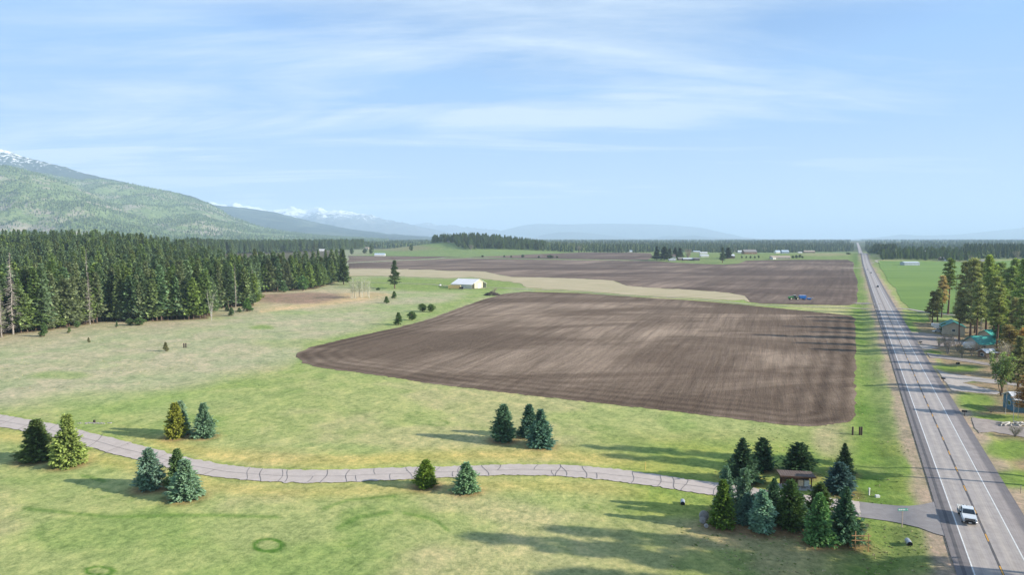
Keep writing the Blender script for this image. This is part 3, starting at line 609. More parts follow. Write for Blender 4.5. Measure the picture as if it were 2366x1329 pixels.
def mtn_mat(name, dark, light, rock_or_sunlit, snow_z=None, sc=.01, bare=.58):
    m = bpy.data.materials.new(name); m.use_nodes = True; t = m.node_tree; b = t.nodes['Principled BSDF']
    g = N(t, 'ShaderNodeNewGeometry'); v = g.outputs['Position']
    f = noise(t, v, sc * 3, 6, .75); c = ramp(t, f, [(.38, dark), (.62, light)]).outputs[0]
    q = noise(t, mapping(t, v, (1, 1, 2)), sc * .22, 7, .7)
    c = mixc(t, ramp(t, q, [(bare - .04, 0.), (bare + .06, .8)]).outputs[0], c, rock_or_sunlit)
    if snow_z:
        sp = N(t, 'ShaderNodeSeparateXYZ'); t.links.new(v, sp.inputs[0])
        mr = N(t, 'ShaderNodeMapRange'); mr.inputs[1].default_value = snow_z[0]; mr.inputs[2].default_value = snow_z[1]; t.links.new(sp.outputs[2], mr.inputs[0])
        ns = noise(t, mapping(t, v, (1, 1, 1.4)), sc * snow_z[2], 7, .72)
        k = M_(t, 'ADD', M_(t, 'MULTIPLY', mr.outputs[0], .55), ns)
        c = mixc(t, ramp(t, k, [(.80, 0.), (.90, 1.)]).outputs[0], c, (.85, .87, .9))
    t.links.new(c, b.inputs['Base Color']); b.inputs['Roughness'].default_value = 1; b.inputs['Specular IOR Level'].default_value = 0
    bn = N(t, 'ShaderNodeBump'); bn.inputs['Strength'].default_value = .8; bn.inputs['Distance'].default_value = 12
    t.links.new(f, bn.inputs['Height']); t.links.new(bn.outputs[0], b.inputs['Normal']); return m
MF = mtn_mat('forested_slope', (.08, .12, .05), (.20, .265, .11), (.33, .29, .24), None, .012, .54)
MB_ = mtn_mat('high_slope', (.02, .035, .035), (.045, .065, .055), (.10, .11, .10), (600, 1450, 2.6), .007, .72)
MB2 = mtn_mat('ridge_woods_sun_patches', (.018, .035, .038), (.04, .065, .05), (.10, .13, .09), None, .006, .52)  # paler noise patches paint sunlit ground between cloud shadows into the woods
MS = mtn_mat('snowy_rock', (.06, .07, .07), (.11, .12, .12), (.16, .16, .16), (300, 1150, 1.5), .004, .6)
MH = mtn_mat('distant_hill_woods', (.035, .055, .04), (.075, .095, .06), (.15, .14, .1), None, .003, .62)
slopes = []
slopes.append(mountain('mountain', 'nearest green forested mountain shoulder at the left edge', [(-700,372),(-300,380),(0,386),(60,393),(138,418),(190,438),(242,460),(311,493),(400,530),(455,549),(480,556)], 5600, 3700, MF, .13, 3, 260, 90, .002))
slopes.append(mountain('mountain', 'second green mountain shoulder sloping down to the valley', [(-300,380),(0,392),(100,402),(138,408),(200,418),(242,415),(311,427),(363,438),(430,455),(485,472),(537,500),(600,524),(700,541),(800,549),(900,554)], 7400, 4300, MF, .13, 8, 300, 90, .002))
mountain('mountain', 'dark blue mountain ridge flecked with snow at the upper left', [(-700,335),(-300,338),(0,346),(30,351),(60,364),(100,373),(160,388),(200,402),(280,420),(370,440),(400,444),(450,455),(480,468),(520,490),(560,520)], 8900, 7000, MB_, .06, 12, 260, 60, .003)
mountain('mountain', 'blue wooded ridge sloping down behind the green shoulders', [(400,470),(450,466),(500,475),(560,480),(640,491),(720,512),(800,528),(900,541),(1000,548),(1060,553)], 12000, 7900, MB2, .07, 14, 220, 60, .002)
mountain('mountain', 'hazy snow covered peaks beyond the blue ridge', [(430,490),(470,476),(490,468),(510,471),(530,476),(545,470),(570,479),(600,482),(625,487),(640,486),(680,480),(700,484),(740,480),(760,489),(790,486),(820,492),(860,499),(900,509),(940,518),(980,527),(1060,545),(1100,552)], 23000, 17000, MS, .11, 23, 300, 70, .006)
mountain('mountain', 'faint snowy summits far beyond the valley', [(880,540),(940,524),(965,517),(985,515),(1010,521),(1050,521),(1090,527),(1130,531),(1180,536),(1240,545),(1290,552)], 31000, 26000, MS, .08, 31, 160, 40, .004)
mountain('hill', 'long flat topped hazy hill on the centre horizon', [(1120,551),(1160,533),(1210,521),(1240,517.5),(1300,519),(1400,517),(1500,518.5),(1560,521),(1620,527),(1680,540),(1720,549),(1760,554)], 31000, 26500, MH, .05, 35, 200, 40, .001)
mountain('hill', 'low darker hill in front of the long flat topped one', [(1225,552),(1260,542),(1290,537),(1320,536),(1360,539),(1410,545),(1460,551),(1500,554)], 24000, 22000, MH, .04, 37, 120, 30, .001)
mountain('hill', 'small pair of low hills right of the centre horizon', [(1480,554),(1520,549),(1545,545),(1560,548),(1600,544),(1640,549),(1720,552),(1780,554)], 23000, 21000, MH, .04, 39, 120, 30, .001)
mountain('hill', 'faint blue hills rising towards the right edge', [(1950,554),(2020,550),(2080,542),(2130,545),(2200,543),(2260,537),(2320,531),(2366,526),(2500,516),(2800,500),(3100,510)], 29000, 25000, MH, .05, 41, 220, 40, .001)
# ---------------------------------------------------------------- tree generators
def rot_dir(az, el): return np.stack([np.cos(az) * np.cos(el), np.sin(az) * np.cos(el), np.sin(el)], -1)
def rhombi(P, D, S, L, Wd):
    """leaf sprays: P base, D direction, S side, L length, Wd width -> quads"""
    L = L[:, None]; Wd = Wd[:, None]
    V = np.stack([P, P + D * L * .45 + S * Wd / 2, P + D * L, P + D * L * .45 - S * Wd / 2], 1)
    return V.reshape(-1, 3), np.arange(len(P) * 4).reshape(-1, 4)
def spruce_arrays(rng, h, r, nb, ns, prof, droop=.25, ragged=.18, low=.03, cardw=.32, top_thin=0.0, size=1.0, whorls=0):
    """nb branches up the trunk, ns sprays on each"""
    u = (np.arange(nb) + rng.random(nb)) / nb; u = low + (1 - low) * u ** 1.12; u = np.clip(u, 0, .995)
    if whorls: u = np.clip((np.floor(u * whorls) + .5 + rng.normal(0, .16, nb)) / whorls, .02, .99)
    R = r * prof(u) * (1 + rng.normal(0, ragged, nb)) + .02 * r; az = rng.random(nb) * 2 * np.pi
    lobes = 1 + .13 * np.sin(az * 3 + u * 9 + rng.random() * 6) + .1 * np.sin(az * 5 - u * 14); R = np.maximum(R * lobes, .03 * r)
    el0 = .35 - droop * 2.2 * (1 - u) + rng.normal(0, .08, nb)
    s = np.linspace(.22, 1.0, ns)[None, :] + rng.normal(0, .04, (nb, ns)); s = np.clip(s, .1, 1.03)
    Rb = R[:, None]; z = (u * h)[:, None] + np.tan(el0)[:, None] * Rb * s * .55 + .10 * Rb * s ** 3
    px = np.cos(az)[:, None] * Rb * s; py = np.sin(az)[:, None] * Rb * s
    P = np.stack([px, py, z], -1).reshape(-1, 3)
    side = rng.choice([-1, 1], (nb, ns)) * rng.uniform(.15, 1.15, (nb, ns)) * (1.05 - s * .7)
    a2 = (az[:, None] + side).ravel(); e2 = (np.broadcast_to(el0[:, None], (nb, ns)) * .5 + rng.normal(-.05, .3, (nb, ns))).ravel()
    D = rot_dir(a2, e2); S = np.stack([-np.sin(a2), np.cos(a2), rng.normal(0, .45, len(a2))], -1); S /= np.linalg.norm(S, axis=1)[:, None]
    L = ((.17 + .27 * (1.05 - s)) * Rb + .05 * r).ravel() * rng.uniform(.75, 1.35, nb * ns) * size + .02 * h
    V, F = rhombi(P, D, S, L, L * cardw / .5 + .006 * h)
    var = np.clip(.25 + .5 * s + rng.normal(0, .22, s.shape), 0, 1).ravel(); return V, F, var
def tuft_arrays(rng, cen, rad_, per, L, W_):
    n = len(cen); az = rng.random(n * per) * 2 * np.pi; el = np.arcsin(rng.uniform(-.55, 1, n * per)); D = rot_dir(az, el)
    P = np.repeat(cen, per, 0) + D * np.repeat(rad_, per)[:, None] * rng.uniform(.1, .8, (n * per, 1)) * np.array([1, 1, .6])
    S = np.cross(D, rng.normal(0, 1, (n * per, 3))); S /= np.linalg.norm(S, axis=1)[:, None] + 1e-9
    l = L * rng.uniform(.7, 1.3, n * per); V, F = rhombi(P, D, S, l, l * W_); return V, F, np.clip(.5 + .45 * D[:, 2] + rng.normal(0, .2, n * per), 0, 1)
def crown_mesh(name, parts):
    V, F = merge([(p[0], p[1]) for p in parts]); var = np.concatenate([p[2] for p in parts])
    return npmesh(name, V, F, LEAF, attrs={'var': ('FACE', 'FLOAT', var)})
def trunk_mesh(name, h, r, m=BARK, bend=.0, limbs=(), n=7):
    b = MB(); k = 6; b.tube([(bend * math.sin(3 * i / k), bend * math.cos(2 * i / k) - bend, h * i / k - (.15 if i == 0 else 0)) for i in range(k + 1)], [r * (1.25 if i == 0 else 1 - .88 * i / k) for i in range(k + 1)], n)
    for p, q, w in limbs: b.tube([p, ((p[0] + q[0]) / 2, (p[1] + q[1]) / 2, (p[2] + q[2]) / 2 - .04 * abs(q[2] - p[2])), q], [w, w * .7, w * .25], 4, cap=False)
    return npmesh(name, np.array(b.v), b.f, m)
p_sp = lambda u: np.clip(np.minimum(1.0, (1.06 - u) ** .72 * 1.02) * np.minimum(1, .80 + u * 3.0), 0, 1) * (u < 1)
p_cone = lambda u: np.clip((1.02 - u) ** .92, 0, 1)
p_broad = lambda u: np.clip((1.03 - u) ** .62, 0, 1) * np.minimum(1, .55 + u * 2)
def tree_thing(name, label, cat, loc, proto, sc, rot, color, group=None, tcol=None):
    """proto = (trunk mesh, crown mesh); built on shared mesh data"""
    t = thing(name, label, cat, loc, rot, group); t.scale = sc
    o = link('trunk', proto[0], t); c = link('crown', proto[1], t); c.color = (*color, 1); return t
# --- garden spruces: unit height 10 m, radius 2.7 m
SPR = []
for k in range(6):
    rg = np.random.default_rng(100 + k)
    pr = (p_sp, lambda u: p_sp(u) * (1 - .35 * np.exp(-((u - .72) / .06) ** 2)), p_broad)[k % 3]
    v = spruce_arrays(rg, 10, 2.75, 620, 18, pr, .24, .17, .02, .22, size=.72, whorls=19 + k)
    core = spruce_arrays(rg, 9.5, 1.75, 150, 6, pr, .2, .1, .03, .7)
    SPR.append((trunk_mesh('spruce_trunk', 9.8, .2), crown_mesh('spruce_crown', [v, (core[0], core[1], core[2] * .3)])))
LOOSE = []
for k in range(3):
    rg = np.random.default_rng(130 + k)
    v = spruce_arrays(rg, 10, 3.2, 470, 17, (p_broad, p_cone, p_sp)[k], .16, .26, .03, .19, size=.75, whorls=17 + k)
    core = spruce_arrays(rg, 9.2, 1.6, 130, 5, p_cone, .2, .1, .03, .7)
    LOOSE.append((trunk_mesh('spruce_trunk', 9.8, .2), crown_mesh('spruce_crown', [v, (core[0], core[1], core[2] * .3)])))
for i, (bx, by, ty, w, c, lab) in enumerate(SPRUCES):
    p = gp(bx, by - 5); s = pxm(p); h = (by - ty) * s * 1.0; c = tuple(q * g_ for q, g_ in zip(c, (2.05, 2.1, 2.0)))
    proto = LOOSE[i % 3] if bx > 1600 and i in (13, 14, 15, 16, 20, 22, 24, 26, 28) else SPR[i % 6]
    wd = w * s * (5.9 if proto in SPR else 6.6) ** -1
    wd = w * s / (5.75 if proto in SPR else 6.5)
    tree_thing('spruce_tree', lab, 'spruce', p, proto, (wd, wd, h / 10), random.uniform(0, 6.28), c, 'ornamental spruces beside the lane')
# --- forest conifers (unit 30 m tall)
FOR = []
for k in range(6):
    rg = np.random.default_rng(200 + k); kind = k % 3
    if kind == 0: a = spruce_arrays(rg, 30, 4.6, 300, 7, p_cone, .22, .22, .10, .42); low = 3
    elif kind == 1: a = spruce_arrays(rg, 30, 3.9, 280, 7, p_sp, .16, .28, .22, .42); low = 7
    else: a = spruce_arrays(rg, 30, 5.4, 290, 7, p_broad, .14, .25, .12, .42); low = 4
    core = spruce_arrays(rg, 28, 3.0 if kind != 1 else 2.4, 90, 4, p_cone, .2, .1, .14, .8)
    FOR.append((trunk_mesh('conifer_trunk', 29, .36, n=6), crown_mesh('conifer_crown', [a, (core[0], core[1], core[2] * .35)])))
def dead_proto(seed, h=30, col=BARKG, spread=3.4, n=230, z0=.08, twig=3, droop=-.25):
    rg = random.Random(seed); b = MB(); k = 6
    b.tube([(rg.uniform(-.2, .2), rg.uniform(-.2, .2), h * i / k - (.2 if i == 0 else 0)) for i in range(k + 1)], [.34 * (1 - .93 * i / k) for i in range(k + 1)], 6)
    t = npmesh('dead_trunk', np.array(b.v), b.f, col); b = MB()
    for i in range(n):
        u = z0 + (1 - z0) * (i + rg.random()) / n; L = spread * (1.05 - u) ** .7 * rg.uniform(.4, 1.1); a = rg.uniform(0, 6.28); z = u * h
        e = (math.cos(a) * L, math.sin(a) * L, z + droop * L)
        b.tube([(0, 0, z), e], [.09, .035], 3, cap=False)
        for _ in range(twig):
            f = rg.uniform(.3, 1); a2 = a + rg.choice((-1, 1)) * rg.uniform(.5, 1.1); l2 = L * .35
            q = (e[0] * f, e[1] * f, z + droop * L * f); b.tube([q, (q[0] + math.cos(a2) * l2, q[1] + math.sin(a2) * l2, q[2] - .3 * l2)], [.05, .02], 3, cap=False)
    return t, npmesh('dead_branches', np.array(b.v), b.f, col)
DEAD = [dead_proto(5), dead_proto(6, spread=2.2, n=90), dead_proto(9, spread=3.6, n=190)]
LARCHT = mat('bare_larch_bark', (.26, .20, .15), (.15, .12, .09), 1.5, .95)
LARCH = [dead_proto(15, col=LARCHT, spread=3.2, n=170, z0=.2, twig=4, droop=-.1)]
def dead_thing(name, label, cat, loc, proto, sc, rot=0, group=None):
    t = thing(name, label, cat, loc, rot, group); t.scale = sc; link('trunk', proto[0], t); link('branches', proto[1], t); return t
EDGE = [(-120,800),(0,776),(60,769),(100,766),(150,758),(200,751),(250,743),(320,745),(400,741),(470,738),(488,730),(500,714),(585,708),(592,678),(640,674),(728,667),(775,652),(788,650)]
fe = lambda x: np.interp(x, [q[0] for q in EDGE], [q[1] for q in EDGE])
cand = []
def fits(x, y, dmin, L): return all((x - a) ** 2 + (y - b) ** 2 > dmin * dmin for a, b in L)
ex = []
x = -110.0; xs_ = []
while x < 786:                                   # the front row, tree by tree
    xs_.append(x); x += random.uniform(8, 17) * (1.0 if x < 500 else .8)
xs_ = np.array(xs_); ex = [tuple(q) for q in unproj(xs_, fe(xs_) - RNG.uniform(0, 3, len(xs_)))]
nfront = len(ex)
pool = []; PXs = RNG.uniform(-160, 790, 9000); PB = unproj(PXs, fe(PXs)); cand = set()
for px_, b in zip(PXs, PB):
    dmax = 1150 if px_ < 430 else (620 if px_ < 500 else (300 if px_ < 600 else 140))
    dd = dmax * random.random() ** 1.15; u_ = b / np.linalg.norm(b); q = b + u_ * (dd + 4)
    key = (int(q[0] // 7), int(q[1] // 7))
    if key in cand: continue
    cand.add(key); pool.append((q[0], q[1], dd))
pool.sort(key=lambda a: a[2] + .25 * a[1]); 
indiv = [(a, b, 0) for a, b in ex] + pool[:290 - nfront]; rest = pool[290 - nfront:]
GREENS = [(.15, .205, .062), (.12, .18, .062), (.145, .19, .085), (.095, .145, .075), (.13, .185, .105), (.15, .18, .10), (.11, .175, .095)]
deadpts = [(31,773,190,2,'tall grey dead conifer at the left edge of the wood'),(208,750,122,0,'bare brown dead conifer with a pale trunk at the front of the wood'),(4,780,135,2,'wide grey dead conifer cut by the left picture edge'),(545,712,100,1,'bare pale snag among the firs at the right of the wood'),(560,704,84,0,'brownish dead tree near the gap in the wood'),(585,706,84,2,'thin dead tree just left of the brown marsh'),(300,744,66,1,'short bare snag in the middle of the wood edge'),(205,735,160,1,'slender pale snag rising behind the brown dead conifer')]
for i, (x_, y_, d_) in enumerate(indiv):
    z_ = float(HT(x_, y_)); px_, py_ = proj(x_, y_, z_); px_ = float(px_)
    front = i < nfront
    if front and any(abs(px_ - q[0]) < 15 for q in deadpts[:3]): continue
    sm = np.interp(px_, [0, 480, 600, 800], [.95, .93, .90, .90]); hh = random.choice((random.uniform(19, 30), random.uniform(25, 33), random.uniform(30, 38))) * sm
    if front: hh *= random.choice((.5, .8, .95, 1.0, 1.05))
    if random.random() < .05 and not front:
        dead_thing('larch_tree', 'bare brownish larch among the green conifers of the left wood', 'larch', (x_, y_, z_), LARCH[0], (hh / 30,) * 3, random.uniform(0, 6), 'bare larches in the left wood'); continue
    k = random.randrange(6); w_ = random.uniform(.8, 1.15) * (hh / 30) ** .6
    if px_ > 590: lab, grp = 'dark conifer in the narrow strip of wood by the brown marsh', 'conifers in the strip of wood by the marsh'
    elif front:
        seg = 'left of the brown snag' if px_ < 205 else ('between brown snag and low firs' if px_ < 320 else ('between low firs and white birch' if px_ < 480 else 'between white birch and marsh'))
        lab = ('tall' if hh > 26 else 'short') + ' green conifer on the left wood front edge, ' + seg; grp = 'conifers along the front edge of the wood, ' + seg
    else: lab, grp = 'dark green conifer inside the dense wood behind its front edge', 'conifers inside the left wood'
    c = random.choice(GREENS); f = random.uniform(.8, 1.3)
    tree_thing('conifer_tree', lab, 'conifer', (x_, y_, z_), FOR[k], (w_, w_, hh / 30), random.uniform(0, 6.28), tuple(q * f * 1.25 for q in c), grp)
for bx, by, hp, k, lab in deadpts:
    p = gp(bx, by); h = min(hp * pxm(p), 46) / 30; dead_thing('dead_tree', lab, 'dead tree', p, DEAD[k], (h * .95, h * .95, h), random.uniform(0, 6))
# --- masses of trees: low detail crowns merged
def mass_trees(name, label, pts, hs, rs, cols, detail=2, parent=None, seed=1):
    """pts (n,3); each tree is ragged tiers of triangles"""
    n = len(pts); rg = np.random.default_rng(seed); tiers = (3, 5, 8)[detail]; seg = (3, 5, 6)[detail]
    Vs = []; var = []
    for t in range(tiers):
        u0 = t / tiers; u1 = (t + 1.55) / tiers; zb = hs * (u0 * .93 + .07); zt = np.minimum(hs * (u1 * .93 + .07), hs)
        rr = rs * (1.02 - u0) ** .85 * rg.uniform(.75, 1.2, n)
        a0 = rg.random(n) * 6.28
        for s in range(seg):
            a = a0 + s * 2 * np.pi / seg; b = a + 2 * np.pi / seg * 1.12
            r1 = rr * rg.uniform(.7, 1.25, n); r2 = rr * rg.uniform(.7, 1.25, n); dz = rg.uniform(-.02, .04, n) * hs
            A = np.stack([pts[:, 0] + np.cos(a) * r1, pts[:, 1] + np.sin(a) * r1, pts[:, 2] + zb + dz], -1)
            B = np.stack([pts[:, 0] + np.cos(b) * r2, pts[:, 1] + np.sin(b) * r2, pts[:, 2] + zb - dz * .6], -1)
            T = np.stack([pts[:, 0] + np.cos(a) * rr * .08, pts[:, 1] + np.sin(a) * rr * .08, pts[:, 2] + zt], -1)
            Vs.append(np.stack([A, B, T], 1)); var.append(np.arange(n))
    V = np.concatenate(Vs).reshape(-1, 3); cc = np.concatenate([cols[v] for v in var]); cc = cc * rg.uniform(.7, 1.25, (len(cc), 1))
    cc = np.hstack([cc, np.ones((len(cc), 1))])
    me = npmesh(name, V, np.arange(len(V)).reshape(-1, 3), MASS, attrs={'tint': ('FACE', 'FLOAT_COLOR', cc)})
    return tag(link(name, me, parent), label, kind='stuff')
MASS = bpy.data.materials.new('woodland_foliage'); MASS.use_nodes = True; _t = MASS.node_tree
_a = N(_t, 'ShaderNodeAttribute'); _a.attribute_name = 'tint'; _g = N(_t, 'ShaderNodeNewGeometry'); _n = noise(_t, _g.outputs['Position'], .5, 3)
_t.links.new(mixc(_t, 1.0, _a.outputs['Color'], ramp(_t, _n, [(.3, .7), (.7, 1.3)]).outputs[0], 'MULTIPLY'), _t.nodes['Principled BSDF'].inputs['Base Color'])
_t.nodes['Principled BSDF'].inputs['Roughness'].default_value = .9; _t.nodes['Principled BSDF'].inputs['Specular IOR Level'].default_value = .1
def cols_for(n, seed, base=GREENS, k=1.0):
    rg = np.random.default_rng(seed); c = np.array(base)[rg.integers(0, len(base), n)] * rg.uniform(.75, 1.3, (n, 1)) * k; return c
R_ = np.array([(a, b, float(HT(a, b))) for a, b, _ in rest]); n = len(R_)
INSTM = leaf_mat('woodland_needles', .2)
_t = INSTM.node_tree; _oi = [q for q in _t.nodes if q.type == 'OBJECT_INFO'][0]
GR2 = [tuple(q * 1.25 for q in g) for g in GREENS]
_rc = ramp(_t, _oi.outputs['Random'], [(0, GR2[0]), (.18, GR2[1]), (.34, GR2[2]), (.5, GR2[3]), (.66, GR2[4]), (.82, (.14, .17, .06)), (1., GR2[6])], 'LINEAR')
_mx = [l.to_socket for l in _oi.outputs['Color'].links]
for s_ in _mx: _t.links.new(_rc.outputs[0], s_)
PROTO_OBJ = {}
for ob in C.objects:
    if ob.name.startswith('crown') and ob.data in [f[1] for f in FOR]: PROTO_OBJ.setdefault(ob.data.name, ob)
PROTO_OBJ = list(PROTO_OBJ.values())
def inst_trees(name, label, P, h, w, seed=1):
    rg = np.random.default_rng(seed); n = len(P); me = bpy.data.meshes.new(name); me.vertices.add(n); me.vertices.foreach_set('co', np.asarray(P, np.float32).ravel())
    a = me.attributes.new('sc', 'FLOAT_VECTOR', 'POINT'); a.data.foreach_set('vector', np.stack([w, w, h / 30], 1).astype(np.float32).ravel())
    a = me.attributes.new('rz', 'FLOAT', 'POINT'); a.data.foreach_set('value', rg.uniform(0, 6.28, n).astype(np.float32))
    a = me.attributes.new('kk', 'INT', 'POINT'); a.data.foreach_set('value', rg.integers(0, len(PROTO_OBJ), n).astype(np.int32))
    g = bpy.data.node_groups.new(name, 'GeometryNodeTree'); g.interface.new_socket('Geometry', in_out='INPUT', socket_type='NodeSocketGeometry'); g.interface.new_socket('Geometry', in_out='OUTPUT', socket_type='NodeSocketGeometry')
    gi = g.nodes.new('NodeGroupInput'); go = g.nodes.new('NodeGroupOutput'); ip = g.nodes.new('GeometryNodeInstanceOnPoints'); jn = g.nodes.new('GeometryNodeJoinGeometry')
    for ob in reversed(PROTO_OBJ):
        q = g.nodes.new('GeometryNodeObjectInfo'); q.inputs[0].default_value = ob; q.inputs['As Instance'].default_value = False
        gti = g.nodes.new('GeometryNodeGeometryToInstance'); smt = g.nodes.new('GeometryNodeSetMaterial'); smt.inputs['Material'].default_value = INSTM
        g.links.new(q.outputs['Geometry'], smt.inputs[0]); g.links.new(smt.outputs[0], gti.inputs[0]); g.links.new(gti.outputs[0], jn.inputs[0])
    def na(nm, typ):
        q = g.nodes.new('GeometryNodeInputNamedAttribute'); q.data_type = typ; q.inputs[0].default_value = nm; return q.outputs[0]
    cx_ = g.nodes.new('ShaderNodeCombineXYZ'); g.links.new(na('rz', 'FLOAT'), cx_.inputs[2])
    g.links.new(gi.outputs[0], ip.inputs['Points']); g.links.new(jn.outputs[0], ip.inputs['Instance']); ip.inputs['Pick Instance'].default_value = True
    g.links.new(na('kk', 'INT'), ip.inputs['Instance Index']); g.links.new(cx_.outputs[0], ip.inputs['Rotation']); g.links.new(na('sc', 'FLOAT_VECTOR'), ip.inputs['Scale'])
    g.links.new(ip.outputs[0], go.inputs[0])
    o = link(name, me); md = o.modifiers.new('scatter', 'NODES'); md.node_group = g; return tag(o, label, kind='stuff')
inst_trees('woodland', 'deep interior of the dark conifer wood on the left', R_, np.where(RNG.random(n) < .12, RNG.uniform(29, 36, n), RNG.uniform(16, 28, n)), RNG.uniform(.7, 1.05, n), 4)
def band(name, label, edge, depth, count, hr, detail=1, seed=1, k=1.0, spacing=1.0, base=GREENS, p=1.0, cond=None):
    rg = np.random.default_rng(seed); xs = rg.uniform(edge[0][0], edge[-1][0], count); ys = np.interp(xs, [q[0] for q in edge], [q[1] for q in edge])
    W_ = unproj(xs, ys); u = W_ / np.linalg.norm(W_, axis=1)[:, None]; q = W_ + u * (depth * rg.random(count) ** p)[:, None]
    if cond is not None: q = q[cond(q)]
    n = len(q); P = np.column_stack([q, HT(q[:, 0], q[:, 1]) - .3]); h = rg.uniform(*hr, n)
    if detail == 2: return inst_trees(name, label, P, h, h / 30 * rg.uniform(.8, 1.15, n), seed)
    return mass_trees(name, label, P, h, h * rg.uniform(.13, .19, n), cols_for(n, seed + 9, base, k), detail, seed=seed)
clear_road = lambda q: np.abs(road_off(q[:, 0], q[:, 1])) > 22
BL = [(.06, .095, .045), (.08, .115, .05), (.055, .09, .05), (.11, .14, .055)]
band('woodland', 'belt of conifers behind the left wood, below the mountains', [(430,590),(520,589),(600,586),(700,583),(760,580),(840,576)], 900, 1300, (24, 38), 2, 51, .9, base=BL, cond=lambda q: q[:,0]/q[:,1] < -.215)
band('woodland', 'conifers lining the skyline behind the grassy hill', [(840,574),(900,567.5),(960,563),(1030,561),(1048,561.5)], 110, 330, (16, 27), 2, 53, .9, base=BL, p=1.)
band('woodland', 'tall dark conifers crowning the wooded hill', [(1048,567),(1070,576),(1100,577),(1150,576),(1200,578),(1260,581)], 330, 560, (14, 27), 2, 55, .85, base=BL)
band('woodland', 'long conifer belt across the centre plain', [(1250,581),(1300,583.5),(1345,583.5),(1430,584.5),(1500,584),(1600,583.5),(1700,584.5),(1800,584.5),(1900,583),(1972,582)], 800, 2600, (12, 28), 1, 57, .9, base=BL, cond=clear_road)
band('woodland', 'dark trees beside the distant highway', [(1998,584),(2040,590),(2070,597)], 600, 420, (17, 26), 1, 59, .8, base=BL, cond=clear_road)
band('woodland', 'wood edging the far side of the green meadow', [(2035,602),(2090,600),(2130,602),(2200,605),(2262,606)], 330, 420, (12, 19), 2, 61, .75, base=BL)
band('woodland', 'dark pine plantation behind the meadow at the right', [(2225,599.5),(2300,598.5),(2366,598.5),(2480,600)], 700, 900, (20, 27), 1, 63, .75, base=BL)
rg = np.random.default_rng(71)
# wooded plain out to the foot of the hills
n = 26000; tt = rg.uniform(-.82, .80, n); yy = 2700 + 10500 * rg.random(n) ** 1.5; X_ = tt * yy
keep = (fbm(X_ / 700, yy / 420, 91, 3) < .56) & (np.abs(road_off(X_, yy)) > 25 + yy * .004); X_, yy = X_[keep], yy[keep]; n = len(X_)
mass_trees('woodland', 'far off wooded plain reaching to the hills', np.column_stack([X_, yy, HT(X_, yy) - .5]), rg.uniform(14, 24, n), rg.uniform(4, 7, n), cols_for(n, 72, BL, .95), 0, seed=73)
# trees clothing the two green mountain shoulders
for mi, (X, Y, Z, nv_) in enumerate(slopes):
    n = 30000 if mi == 0 else 34000
    a = rg.uniform(0, X.shape[0] - 1.01, n); b = (nv_ - 1.5) * rg.random(n) ** .85
    ia = a.astype(int); ib = b.astype(int); fa = a - ia; fb = b - ib
    bl = lambda G: (G[ia, ib] * (1 - fa) + G[ia + 1, ib] * fa) * (1 - fb) + (G[ia, ib + 1] * (1 - fa) + G[ia + 1, ib + 1] * fa) * fb
    x, y, z = bl(X), bl(Y), bl(Z); t_ = x / y
    dens = fbm(x / 420, z / 120 + y / 500, 101 + mi, 4); k = (t_ > -.95) & (dens + rg.normal(0, .07, n) < .60)
    x, y, z = x[k], y[k], z[k]; m_ = len(x)
    mass_trees('woodland', ('open conifer forest covering the nearest green mountain shoulder', 'open conifer forest covering the second mountain shoulder')[mi], np.column_stack([x, y, z - 2]), rg.uniform(11, 22, m_), rg.uniform(3.6, 6.2, m_), cols_for(m_, 111 + mi, [(.065, .105, .045), (.10, .155, .06), (.15, .20, .075), (.05, .085, .04)]), 0, seed=120 + mi)
# ---------------------------------------------------------------- ponderosa pines, saplings, broadleaf trees
def pine_proto(seed, h=34, r=3.6, crown0=.42, nl=60, shape='col', per=38, L=.85):
    rg = np.random.default_rng(seed); rr = random.Random(seed); limbs = []; cen = []; rad_ = []
    for i in range(nl):
        u = crown0 + (1 - crown0) * ((i + rr.random()) / nl) ** .95; v = (u - crown0) / (1 - crown0)
        w = {'col': (1.05 - v) ** .5 * min(1, .55 + v * 2.2), 'round': math.sqrt(max(.02, 1 - (2 * v - .85) ** 2)), 'cone': 1.03 - v}[shape]
        R = r * w * rr.uniform(.5, 1.15); a = rr.uniform(0, 6.28); z = u * h; e = (math.cos(a) * R, math.sin(a) * R, z + R * rr.uniform(-.15, .35))
        limbs.append(((0, 0, z), e, .11)); 
        for f in ((1.0, .72) if R > 1.2 else (1.0,)):
            cen.append((e[0] * f, e[1] * f, z + (e[2] - z) * f + .2)); rad_.append(rr.uniform(.55, 1.0) * (.6 + .14 * r))
    cen.append((0, 0, h * .985)); rad_.append(.7)
    V, F, var = tuft_arrays(rg, np.array(cen), np.array(rad_), per, L, .42)
    return trunk_mesh('pine_trunk', h * .985, .42, BARKP, .25, limbs), crown_mesh('pine_crown', [(V, F, var)])
PIN = [pine_proto(301, 34, 3.6, .33, 84), pine_proto(302, 34, 4.2, .22, 110), pine_proto(303, 34, 2.6, .45, 60), pine_proto(304, 34, 5.0, .14, 130, 'cone')]
SAP = [pine_proto(311, 10, 3.6, .08, 60, 'round', 26, .9), pine_proto(312, 10, 3.3, .06, 60, 'cone', 26, .9)]
PGRN = (.17, .22, .07); PBRN = (.26, .18, .10); PRUST = (.40, .23, .10); PDK = (.09, .15, .05)
def plant(name, lab, cat, px, py, top, w, proto, unit, color, group=None, minus=0):
    if max(color) < .28 and color is not PGRN and color is not PDK: color = tuple(q * g_ for q, g_ in zip(color, (1.85, 2.05, 2.1) if px > 2100 else (1.6, 1.6, 1.6)))
    p = gp(px, py); s = pxm(p); h = (py - top) * s / unit[0]; ww = w * s / (2 * unit[1])
    return tree_thing(name, lab, cat, p, proto, (ww, ww, h), random.uniform(0, 6.28), color, group)
